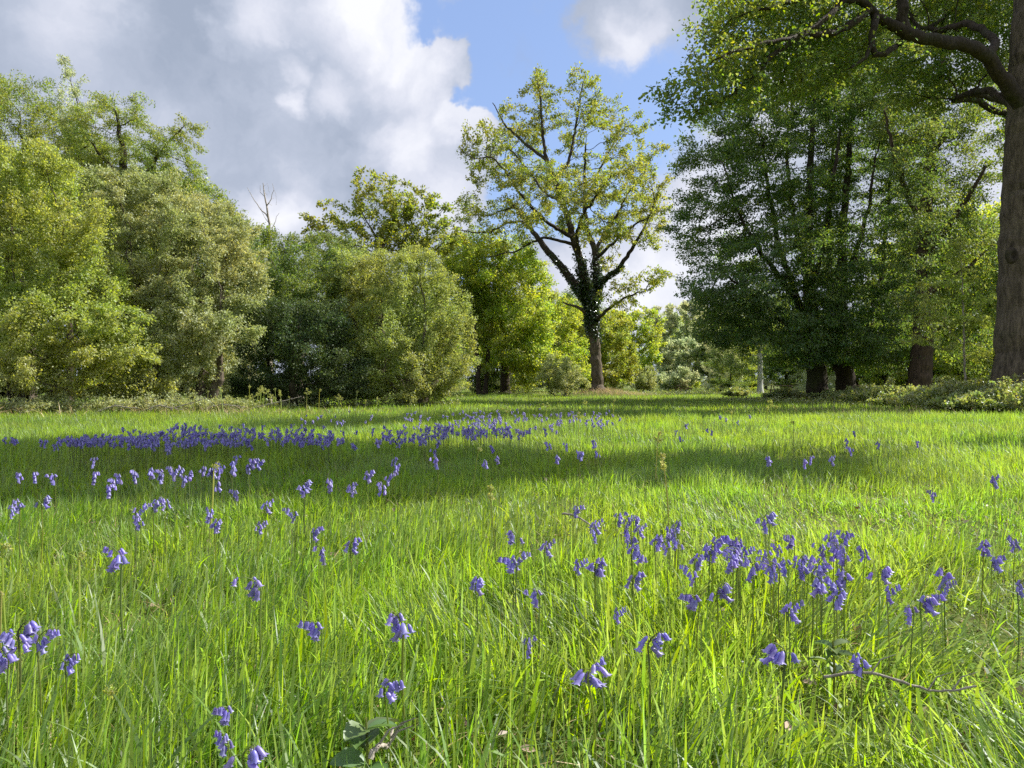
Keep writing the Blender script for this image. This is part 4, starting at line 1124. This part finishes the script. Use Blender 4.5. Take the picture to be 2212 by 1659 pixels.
def bracken():
    rng = np.random.default_rng(13)
    protos = []
    for s in range(5):
        V, F = fern_mesh(300 + s, 1.0, s > 1)
        o = mesh_obj('bracken_shoot', V, F, M['fern']); protos.append(o)
    used = set()
    def place(x, y, h, rz, label, group, j=None):
        j = int(rng.integers(0, 5)) if j is None else j
        if j in used: o = protos[j].copy(); COL.objects.link(o)
        else: o = protos[j]; used.add(j)
        o.location = (x, y, gz(x, y) - .01); o.scale = (h, h, h); o.rotation_euler = (rng.normal(0, .1), rng.normal(0, .1), rz)
        tag(o, label, 'fern', group)
    # row before the dark bush on the left
    for k in range(38):
        x = (rng.normal(540, 60) if k % 3 else rng.uniform(370, 830)); d = rng.normal(19.6, .8)
        p = on_ground(x, d)
        place(p[0], p[1], rng.uniform(.35, .8), rng.random() * 6.28, 'pale upright bracken shoot in the row before the dark shrubs', 'bracken shoots before the left shrubs')
    for k in range(14):
        x = rng.uniform(1000, 1700); d = rng.normal(16, 2.5)
        p = on_ground(x, d)
        place(p[0], p[1], rng.uniform(.38, .55), rng.random() * 6.28, 'thin bracken shoot standing above the grass beyond the flower drift', 'bracken shoots in the mid meadow')
    # individually visible ones close by: (x, y of the tip in the photo, height)
    for x, y, h, lab in ((150, 1482, .27, 'brown curled fern crozier low in the bottom left corner'), (170, 1183, .33, 'fern shoot with a bent fawn tip left of the tall bluebell'), (18, 1168, .36, 'fern shoot with a brown knob at the left edge'),
                         (6, 1280, .30, 'fat yellowish fern crozier cut by the left edge'), (1018, 968, .42, 'dark thin fern shoot standing in mid grass left of centre'), (1075, 1050, .36, 'short fern shoot with a split tip near the middle'),
                         (1445, 985, .45, 'fern shoot with an opened fork right of the middle'), (1415, 935, .45, 'bushy topped fern shoot beyond the forked one'), (450, 1000, .44, 'dark hooked fern shoot among the left bluebell cluster'),
                         (1715, 900, .5, 'tall fern shoot before the hornbeams')):
        d = (CAM_H - h) / ((y - 829.5) / 1661)
        p = px(x, y, d)
        place(p[0], p[1], h * .97, rng.random() * 6.28, lab, None, 3 if 'fork' in lab or 'split' in lab or 'bushy' in lab else int(rng.integers(0, 2)))


bracken()


# ------------------------------------------------------------------ bluebells
def bell_mesh(k=12, lowpoly=False):
    prof = [(.0012, 0), (.0034, -.0025), (.0042, -.007), (.0041, -.0125), (.0060, -.0165)]
    if lowpoly: prof = [(.0012, 0), (.0042, -.005), (.0068, -.0165)]; k = 6
    V, th = [], np.arange(k) / k * 2 * np.pi
    for i, (r, z) in enumerate(prof):
        rr = np.full(k, r); zz = np.full(k, z)
        if i == len(prof) - 1 and not lowpoly:
            rr = np.where(np.arange(k) % 2 == 0, r * 1.45, r * .72); zz = np.where(np.arange(k) % 2 == 0, z + .0012, z + .002)
        V.append(np.stack([rr * np.cos(th), rr * np.sin(th), zz], 1))
    V = np.concatenate(V); j = np.arange(k)
    F = np.concatenate([np.stack([i * k + j, i * k + (j + 1) % k, (i + 1) * k + (j + 1) % k, (i + 1) * k + j], 1) for i in range(len(prof) - 1)])
    return V, F


def bluebell_form(seed):
    """stem path and bell transforms of one plant of unit height 1 m nominal .3"""
    rng = np.random.default_rng(seed)
    h = .30
    nb = int(rng.integers(8, 13))
    L = rng.uniform(.05, .078)
    arch = rng.uniform(.5, 1.1)
    path = [(0.01 * math.sin(2.5 * t), 0, t * (h - L * .55)) for t in np.linspace(0, 1, 7)]
    z0 = h - L * .55
    for t in np.linspace(.15, 1, 7):
        a = t * 1.75 * arch
        path.append((path[6][0] + L * (1 - math.cos(a)) * .62, 0, z0 + L * math.sin(a) * .62))
    path = np.array(path)
    bells = []
    for i in range(nb):
        t = i / (nb - 1)
        s = 6 + t * 6.5
        a = path[int(s)]; b = path[min(13, int(s) + 1)]; p = a + (b - a) * (s - int(s))
        # bells hang to both sides of the arch
        side = rng.normal(0, .5)
        tilt = rng.uniform(.15, .75) * (1 - .4 * t)
        az = side + (0 if rng.random() < .75 else math.pi)
        dv = Vector((math.cos(az) * math.sin(tilt), math.sin(az) * math.sin(tilt), -math.cos(tilt)))
        off = Vector((math.cos(az), math.sin(az), .1)) * rng.uniform(.005, .012)
        q = dv.to_track_quat('-Z', 'Y')
        sc = rng.uniform(.95, 1.25) * (1.05 - .3 * t)
        bells.append((Vector(p) + off, q, sc))
    return path, bells


def stem_geo(path, bells, k=6):
    V, F = tube(path, np.concatenate([np.linspace(.0022, .0016, 7), np.linspace(.0015, .0009, len(path) - 7)]), k)
    VV, FF = [V], [F]; off = len(V)
    for p, q, s in bells:   # short flower stalks
        a = path[np.linalg.norm(path - np.array(p), axis=1).argmin()]
        V, F = tube([a, (a + np.array(p)) / 2 + np.array([0, 0, .002]), np.array(p)], [.0009] * 3, 3)
        VV.append(V); FF.append(F + off); off += len(V)
    return np.concatenate(VV), np.concatenate(FF)


def bluebells():
    rng = np.random.default_rng(3)
    forms = [bluebell_form(400 + i) for i in range(8)]
    bV, bF = bell_mesh()
    lV, lF = bell_mesh(lowpoly=True)
    bell0 = mesh_obj('bell', bV, [bF], M['bell'], smooth=True)
    bell_me = bell0.data
    bpy.data.objects.remove(bell0)
    stems, simple = [], []
    for path, bells in forms:
        V, F = stem_geo(path, bells)
        o = mesh_obj('stem', V, [F], M['bell_stem'], smooth=True); stems.append(o.data); bpy.data.objects.remove(o)
        V, F = stem_geo(path, bells, 3)
        VV, FF, off = [V], [F], len(V)
        idx = [1] * len(F)
        for p, q, s in bells:
            mt = np.array((Matrix.Translation(p) @ q.to_matrix().to_4x4() @ Matrix.Diagonal((s * 1.25, s * 1.25, s * 1.15, 1))))
            W = lV @ mt[:3, :3].T + mt[:3, 3]
            VV.append(W); FF.append(lF + off); off += len(W); idx += [0] * len(lF)
        simple.append((np.concatenate(VV), np.concatenate(FF), idx))
    sim_me = []
    for V, F, idx in simple:
        o = mesh_obj('bluebell', V, [F], [M['bell'], M['bell_stem']], midx=idx, smooth=True); sim_me.append(o.data); bpy.data.objects.remove(o)

    def spot(x, y, h):
        """x, y: the flower head in the photo"""
        d = (CAM_H - h * .93) / ((y - 829.5) / 1661)
        p = px(x, y, d)
        return p[0], d, gz(p[0], d)

    def full(x, y, h, lab, group='bluebells in the near grass', rz=None, f=None, tilt=None, fat=1.0):
        if fat > 1.08: fat *= 1.15
        X, Y, Z = spot(x, y, h)
        f = int(rng.integers(0, 8)) if f is None else f
        e = empty('bluebell', (X, Y, Z), rng.choice([0, math.pi]) + rng.normal(0, .7) if rz is None else rz)
        s = (h + (-Z)) / .30
        s = max(s, .6)
        e.scale = (s * fat * 1.1, s * fat * 1.1, s)
        e.rotation_euler[0] = rng.normal(0, .05) if tilt is None else tilt
        tag(e, lab, 'flower', group)
        st = bpy.data.objects.new('stem', stems[f]); COL.objects.link(st); st.parent = e
        for p, q, sc in forms[f][1]:
            b = bpy.data.objects.new('bell', bell_me); COL.objects.link(b); b.parent = e
            b.location = p; b.rotation_mode = 'QUATERNION'; b.rotation_quaternion = q; k_ = sc * 1.22 / s ** .3 * (1 + .25 * (fat - 1)); w_ = k_ * .84 / max(fat, 1) ** .75; b.scale = (w_, w_, k_ * 1.05)

    named = [
        (1285, 1462, .27, 'nearest bluebell, wide skirt of bells, bottom centre', 0, 3, 1.5), (1703, 1402, .29, 'large arching bluebell above the fallen stick, right of bottom centre', math.pi, 1, 1.3),
        (1392, 1382, .29, 'bluebell with a flat row of short bells above and right of the nearest one', 0, 2, 1.1), (880, 1352, .33, 'tall bluebell with a long stem left of bottom centre', math.pi, 4, 1.15),
        (843, 1465, .28, 'bluebell low in the grass just below the tall one left of centre', 0, 5, 1.0), (703, 1362, .30, 'deep violet bluebell, rounded head, left of the tall stemmed one', math.pi, 6, 1.0),
        (575, 1268, .33, 'bluebell with two drooping tufts one above the other', math.pi, 7, 1.1), (272, 1200, .36, 'tallest lone bluebell standing on a straight purple stem at left', math.pi, 3, 1.15),
        (28, 1360, .31, 'first bluebell of the cluster cut by the left edge', 0, 1, 1.2), (50, 1378, .30, 'deep blue bluebell in the left edge cluster', math.pi, 2, 1.0), (85, 1375, .30, 'rightmost bluebell of the left edge cluster', 0, 0, .9),
        (28, 1415, .29, 'pale bluebell hanging lowest in the left edge cluster', math.pi, 4, 1.0), (140, 1430, .27, 'small pale bluebell right below the left edge cluster', 0, 5, .8),
        (505, 1540, .24, 'slim pale bluebell above the bottom edge, left', math.pi, 6, .8), (520, 1618, .235, 'sprawling bluebell at the very bottom edge, left of the broad leaves', 0, 1, 1.4), (500, 1605, .23, 'small round bluebell head at the bottom edge beside the sprawling one', math.pi, 5, .8),
        (1128, 1395, .27, 'dark bluebell stem with two closed buds near the bottom centre', 0, 7, .6), (1872, 1432, .26, 'small bluebell leaning over the fallen stick', math.pi, 4, .9),
        (1033, 1253, .30, 'pale bluebell, level row of bells, centre', 0, 2, 1.0), (1100, 1210, .31, 'pale left half of the bluebell pair above centre', 0, 0, .9), (1122, 1222, .31, 'dark right half of the bluebell pair above centre', math.pi, 6, 1.0),
        (1122, 1155, .33, 'arched bluebell above the pair, centre', math.pi, 1, 1.0), (1172, 1178, .31, 'small fan shaped bluebell right of the arched one', 0, 3, .9), (1275, 1220, .31, 'bluebell with spread bells right of centre', 0, 4, 1.1), (1237, 1220, .30, 'thin bluebell left of the spread one', 0, 5, .8),
        (1362, 1250, .30, 'compact pale bluebell below the big centre clump', 0, 2, .95), (1172, 1290, .28, 'sparse bluebell with loose bells in the shade, centre', math.pi, 7, .9), (1325, 1330, .26, 'bleached nearly white bluebell low in the grass', 0, 5, .7),
        (1508, 1292, .29, 'bluebell drooping in a long tail left of the bent stem', math.pi, 6, 1.0), (1540, 1272, .30, 'bluebell on a bent pale stem lying sideways', 0, 1, 1.1), (1505, 1243, .30, 'little bluebell above the bent stem', math.pi, 0, .8),
        (1697, 1308, .29, 'compact bluebell alone under the thick right cluster', 0, 3, .95), (1792, 1290, .29, 'bluebell with one low bell right of the compact one', 0, 4, 1.0), (1820, 1262, .30, 'bright bluebell with an upturned head, right cluster edge', math.pi, 2, 1.0),
        (1888, 1232, .31, 'deep violet bluebell arching right of the main cluster', 0, 1, 1.1), (1985, 1305, .28, 'bluebell with spread bells near the right, lower', 0, 6, 1.1), (1965, 1320, .27, 'lower partner of the spread bluebell near the right', math.pi, 7, .9),
        (1918, 1285, .29, 'small drooping bluebell left of the spread one', 0, 5, .8), (2045, 1238, .30, 'rounded bluebell near the right', math.pi, 3, 1.0), (2035, 1275, .29, 'tiny bluebell under the rounded one near the right', 0, 0, .7),
        (2115, 1180, .32, 'tall thin bluebell near the right edge', 0, 4, 1.0), (2130, 1215, .30, 'lower bluebell of the right edge pair', 0, 6, .9), (2192, 1168, .31, 'bluebell at the right edge, upper', math.pi, 2, .8), (2195, 1270, .29, 'bluebell at the right edge, lower', 0, 5, .9),
        (2012, 1068, .33, 'lone small bluebell in open grass at far right', math.pi, 0, .8), (1645, 1115, .34, 'large dark bluebell topping the right cluster', 0, 1, 1.2), (1668, 1135, .33, 'dark partner just right of the cluster top bluebell', math.pi, 7, .9),
        (1230, 1105, .33, 'small dark bluebell beside the upper fallen twig', 0, 6, .9), (1278, 1130, .32, 'drooping bluebell between the twig and the big centre clump', 0, 3, .9),
        (650, 1045, .36, 'bluebell topping the small cluster left of centre', 0, 1, 1.1), (662, 1060, .35, 'lower bluebell of the small cluster left of centre', math.pi, 4, 1.0), (755, 1050, .35, 'bluebell pair member right of the small left cluster', 0, 2, .9), (768, 1062, .34, 'second of the bluebell pair right of the small left cluster', math.pi, 5, .8),
        (641, 1112, .33, 'lone rounded bluebell, left of centre', math.pi, 0, .9), (755, 1167, .33, 'pale bluebell with bells in a row, left of centre', 0, 2, .9), (666, 1152, .32, 'small faint bluebell, left of centre', 0, 6, .75), (705, 1200, .31, 'dim bluebell below the pale row', math.pi, 7, .8),
        (462, 1132, .33, 'leaning bluebell on a slim stem, left', 0, 4, .9), (448, 1110, .33, 'bluebell above the leaning one, left', math.pi, 3, .9), (287, 1105, .34, 'rounded dark bluebell, left meadow', 0, 0, .9), (312, 1128, .33, 'thin bluebell right of the rounded dark one', math.pi, 5, .8),
        (328, 1090, .34, 'upright bluebell above the thin one, left meadow', 0, 6, .9), (362, 1082, .34, 'small bluebell right of the upright one', math.pi, 2, .8), (85, 1080, .36, 'pale spreading bluebell near the left edge', 0, 1, 1.0), (48, 1090, .35, 'pale bluebell left of the spreading one', math.pi, 4, .85),
        (14, 1105, .34, 'small bluebell by the left edge', 0, 7, .7), (550, 1140, .32, 'wilted pale bluebell on a slanting stem', 0, 5, .8), (568, 1090, .34, 'bluebell right above the wilted one', 0, 3, .9), (520, 1070, .35, 'bluebell in a pair left of the small cluster', math.pi, 6, .8)]
    for x, y, h, lab, rz, f, fat in named:
        full(x, y, h, lab, rz=rz + rng.normal(0, .35), f=f, fat=fat)

    def cluster(n, cx, cy, sx, sy, lab, group, slope=0.0, h=.31):
        sx *= 1.2; sy *= 1.15
        for k in range(n):
            x = rng.normal(cx, sx); y = rng.normal(cy, sy) + slope * (x - cx)
            full(x, y, h + rng.normal(0, .015), lab, group, fat=rng.uniform(.75, .95))
    cluster(9, 1360, 1152, 24, 16, 'bluebell packed into the big clump above centre', 'bluebells of the big clump above centre', .2)
    cluster(7, 1448, 1155, 26, 18, 'bluebell in the loose clump right of the big clump', 'bluebells of the loose clump', .2)
    cluster(4, 1520, 1175, 16, 16, 'bluebell between the loose clump and the thick right cluster', 'bluebells between the clumps')
    cluster(12, 1615, 1205, 24, 14, 'bluebell in the slanting thick cluster on the right', 'bluebells of the slanting cluster', .75)
    cluster(9, 1712, 1190, 28, 22, 'bluebell in the upright middle cluster on the right', 'bluebells of the right middle cluster')
    cluster(10, 1830, 1175, 36, 14, 'bluebell in the wide rightmost dense cluster', 'bluebells of the rightmost cluster', -.1)
    cluster(6, 1745, 1240, 44, 16, 'bluebell scattered below the right clusters', 'bluebells below the right clusters')

    n_simple = 0
    def small(x, y, h, lab, group):
        nonlocal n_simple
        X, Y, Z = spot(x, y, h)
        o = bpy.data.objects.new('bluebell', sim_me[int(rng.integers(0, 8))]); COL.objects.link(o)
        s = h / .30
        o.location = (X, Y, Z); f = rng.uniform(.65, .88); o.scale = (s * f, s * f, s); o.rotation_euler = (rng.normal(0, .06), rng.normal(0, .06), rng.random() * 6.28)
        tag(o, lab, 'flower', group); n_simple += 1
    def few(pts, lab, group):
        for x, y in pts: small(x + rng.normal(0, 4), y + rng.normal(0, 5), rng.uniform(.33, .38), lab, group)
    few([(240, 1050), (270, 1030), (262, 1045), (300, 1035), (320, 1028), (345, 1030), (375, 1030), (385, 1025), (400, 1032), (395, 1020), (425, 1020), (455, 1015), (450, 1030), (462, 1022), (472, 1055), (480, 1012), (498, 1000), (520, 1010),
         (530, 1000), (548, 998), (560, 1008), (540, 1012), (500, 1015), (415, 1028), (365, 1022)], 'bluebell in the loose line strung across the left shade', 'bluebells strung across the left shade')
    few([(45, 1045), (82, 1042), (128, 1042), (196, 1030), (185, 1010)], 'lone small bluebell in the shaded grass at far left', 'bluebells alone at far left')
    few([(948, 985), (1058, 1002), (1072, 998), (1070, 962), (1188, 962), (1217, 1010), (1225, 968), (1250, 985), (1256, 990), (1290, 992), (1290, 966), (955, 1010), (800, 1035), (830, 1042), (845, 1005), (850, 1015), (712, 1058), (812, 1068)],
        'lone bluebell in the mid meadow grass', 'bluebells alone in mid meadow')
    few([(1740, 998), (1745, 990), (1797, 992), (1832, 945), (1850, 945), (1838, 968), (1898, 945), (1990, 950), (1668, 1000), (1480, 905), (1520, 912), (1530, 925), (1560, 905), (1570, 900), (1480, 925), (1600, 905), (1625, 900), (1455, 930), (2150, 1030)],
        'lone bluebell in the open grass right of the drift', 'bluebells alone right of the drift')

    def drift(x):
        """centre line and half thickness of the drift in the photo"""
        return (np.interp(x, [0, 180, 430, 560, 690, 760, 900, 1020, 1130, 1250, 1340], [960, 955, 945, 946, 934, 940, 928, 918, 910, 907, 904]),
                np.interp(x, [0, 180, 300, 450, 700, 760, 950, 1130, 1250, 1340], [10, 12, 16, 20, 14, 16, 20, 16, 12, 8]))
    def dx():
        r = rng.random()
        return (rng.uniform(150, 720) if r < .45 else rng.normal(930, 120) if r < .62 else rng.normal(1060, 90) if r < .88 else rng.uniform(0, 1340))
    pts = []
    for k in range(900):
        x = dx(); cy, ht = drift(x)
        y = cy + abs(rng.normal(0, ht * .55)) * (1 if rng.random() < .5 else -1.1)
        if y > 878 and rng.random() < np.clip(2.6 * (float(vnoise(np.array(x / 38.), np.array(y / 9.), 31)) - .22), .06, 1): pts.append((x, y))
    for k in range(60):
        pts.append((rng.uniform(650, 1350), rng.normal(896, 8)))
    pts.sort(key=lambda q: -q[1])
    room = 285 - n_simple - len(named) - 57
    for x, y in pts[:room]:
        small(x, y, rng.uniform(.31, .38), 'bluebell in the near fringe of the long drift across the meadow', 'bluebells along the near edge of the drift')
    VV, FF, off, idx = [], [], 0, []
    for x, y in pts[room:]:
        X, Y, Z = spot(x, y, .34)
        V, F, ix = simple[int(rng.integers(0, 8))]
        a = rng.random() * 6.28; s = rng.uniform(.9, 1.1); f = .95
        W = np.stack([(V[:, 0] * math.cos(a) - V[:, 1] * math.sin(a)) * s * f + X, (V[:, 0] * math.sin(a) + V[:, 1] * math.cos(a)) * s * f + Y, V[:, 2] * s + Z], 1)
        VV.append(W); FF.append(F + off); off += len(W); idx += ix
    o = mesh_obj('bluebell_drift', np.concatenate(VV), [np.concatenate(FF)], [M['bell'], M['bell_stem']], midx=idx, smooth=True)
    tag(o, 'massed bluebells forming a blue violet drift across the meadow', 'flowers', kind='stuff')


bluebells()


def litter():
    x, y = field_points(1500, 0.7, 8, 0.78, 0, 0.6)
    n = len(x)
    P = np.stack([x, y, ground_z(x, y) + RNG.uniform(.005, .05, n)], 1)
    V, F = leaves(P, norm(RNG.normal(0, 1, (n, 3)) * np.array([1, 1, .2])), .035, .6, 1.6, 0, .8, RNG, True)
    o = mesh_obj('fallen_leaves', V, [F], M['litter'])
    tag(o, 'brown dead leaves scattered low between the grass blades', 'leaf litter', kind='stuff')


litter()


# ------------------------------------------------------------------ small things in the grass
def small_things():
    rng = np.random.default_rng(8)
    # fallen sticks
    def stick(pts, r, lab):
        P = np.array(pts, float)
        t = np.linspace(0, 1, 22); s = np.linspace(0, 1, len(P))
        Q = np.stack([np.interp(t, s, P[:, i]) for i in range(3)], 1); Q[1:-1] += rng.normal(0, r * .22, (20, 3)); Q[:, 2] += .012 * np.sin(t * 7)
        V, F = tube(Q, r * np.linspace(1, .5, 22) * rng.uniform(.8, 1.15, 22), 7)
        VV, FF, off = [V], [F], len(V)
        for i in (6, 13, 17):
            v, f = tube([Q[i], Q[i] + np.array([.02, .0, .03]), Q[i] + np.array([.05, -.01, .045])], [r * .5, r * .35, r * .15], 5)
            VV.append(v); FF.append(f + off); off += len(v)
        o = mesh_obj('stick', np.concatenate(VV), [np.concatenate(FF)], M['bark_pale'], smooth=True)
        tag(o, lab, 'stick')
    stick([px(1780, 1462, 1.75), px(1900, 1466, 1.72), px(2020, 1480, 1.70), px(2110, 1490, 1.66)], .0042, 'long thin fallen stick lying in the grass at lower right')
    stick([px(1215, 1110, 4.1), px(1270, 1128, 4.0), px(1310, 1150, 3.9)], .006, 'short fallen twig beside the small dark bluebell')
    stick([px(800, 1640, 1.46), px(832, 1610, 1.50), px(850, 1575, 1.56)], .006, 'stub of mossy broken branch among the broad leaves')
    for k, (x, d, lab) in enumerate(((345, 20.6, 'pale fallen branch at the foot of the left scrub'), (400, 20.9, 'grey fallen branch propped in the scrub, right of the palest one'), (480, 22.0, 'bleached dead branch under the arching sallow'),
                                     (590, 22.6, 'thin fallen branch by the bracken row'), (250, 19.8, 'fallen branch lying at the left edge of the meadow'))):
        b = on_ground(x, d); L_ = rng.uniform(.9, 1.5); t_ = rng.uniform(.2, .5) * (1 if k % 2 else -1)
        stick([b + np.array([-L_ * .6, .1, .05]), b + np.array([0, 0, .28]), b + np.array([L_ * .6, -.1, .32 + t_ * .4])], .022, lab)
    # broad leaved plant, bottom
    def big_leaf(L, W, n=9):
        V, F = [], []
        for i in range(n):
            t = i / (n - 1); w = W * math.sin(math.pi * min(t * .93 + .04, 1)) ** .75 * (1 + (.08 if i % 2 else -.04))
            z = .25 * L * t - .45 * L * t * t
            V += [(-w, L * t, z + w * .35), (0, L * t, z - (.004)), (w, L * t, z + w * .35)]
        for i in range(n - 1):
            a = 3 * i; F += [(a, a + 1, a + 4, a + 3), (a + 1, a + 2, a + 5, a + 4)]
        return np.array(V), np.array(F)
    for (x, y, d, lab, sc) in ((790, 1590, 1.5, 'clump of broad soft crinkled leaves at the bottom edge', .85), (1800, 1352, 2.0, 'small pale broad leaved plant low between the bluebells on the right', .6)):
        p = px(x, y, d); p[2] = gz(p[0], p[1]) + .09
        e = empty('broad_leaved_plant', tuple(p)); tag(e, lab, 'plant')
        for k in range(8):
            V, F = big_leaf(rng.uniform(.07, .11) * sc, rng.uniform(.018, .028) * sc)
            o = mesh_obj('leaf', V, [F], M['nettle'], e, smooth=True)
            o.rotation_euler = (rng.uniform(.1, .5), rng.normal(0, .2), k * .8 + rng.normal(0, .2)); o.location = (0, 0, rng.uniform(0, .09))
        V, F = tube([(0, 0, -.05), (.003, 0, .03), (0, .003, .1)], [.004, .0035, .002], 5)
        mesh_obj('stem', V, [F], M['bell_stem'], e)
    # picnic tables far off
    def picnic(x, d, lab, rz):
        b = on_ground(x, d); e = empty('picnic_table', tuple(b), rz); tag(e, lab, 'table')
        def box(name, c, s, rot=0):
            v = np.array([(i, j, k) for i in (-.5, .5) for j in (-.5, .5) for k in (-.5, .5)]) * s
            if rot: v = np.stack([v[:, 0], v[:, 1] * math.cos(rot) - v[:, 2] * math.sin(rot), v[:, 1] * math.sin(rot) + v[:, 2] * math.cos(rot)], 1)
            f = [(0, 1, 3, 2), (4, 6, 7, 5), (0, 4, 5, 1), (2, 3, 7, 6), (0, 2, 6, 4), (1, 5, 7, 3)]
            return mesh_obj(name, v + np.array(c), [np.array(f)], M['wood'], e)
        v = []
        for j in range(5): v.append(j)
        VV, FF = [], []
        for j in range(5):
            q = np.array([(i, jj, k) for i in (-.9, .9) for jj in (-.066, .066) for k in (-.02, .02)]) + np.array([0, -.3 + j * .15, .74])
            VV.append(q); FF.append(np.array([(0, 1, 3, 2), (4, 6, 7, 5), (0, 4, 5, 1), (2, 3, 7, 6), (0, 2, 6, 4), (1, 5, 7, 3)]) + 8 * j)
        mesh_obj('table_top', np.concatenate(VV), [np.concatenate(FF)], M['wood'], e)
        for s in (-1, 1):
            box('bench', (0, s * .72, .44), (1.8, .26, .045))
            box('brace', (s * .62, 0, .41), (.07, 1.5, .08))
            for t in (-1, 1): box('leg', (s * .67, t * .42, .36), (.05, .1, .82), t * .5)
    picnic(1478, 84, 'wooden picnic table far off in the gap right of the lone oak', .2)
    picnic(1688, 58, 'picnic table in shade between the birch and the hornbeams', 0)
    picnic(1868, 50, 'dark picnic table seen just right of the forked hornbeam', .3)


small_things()
print('objects', len(bpy.data.objects), 'polys', sum(len(m.polygons) for m in bpy.data.meshes))
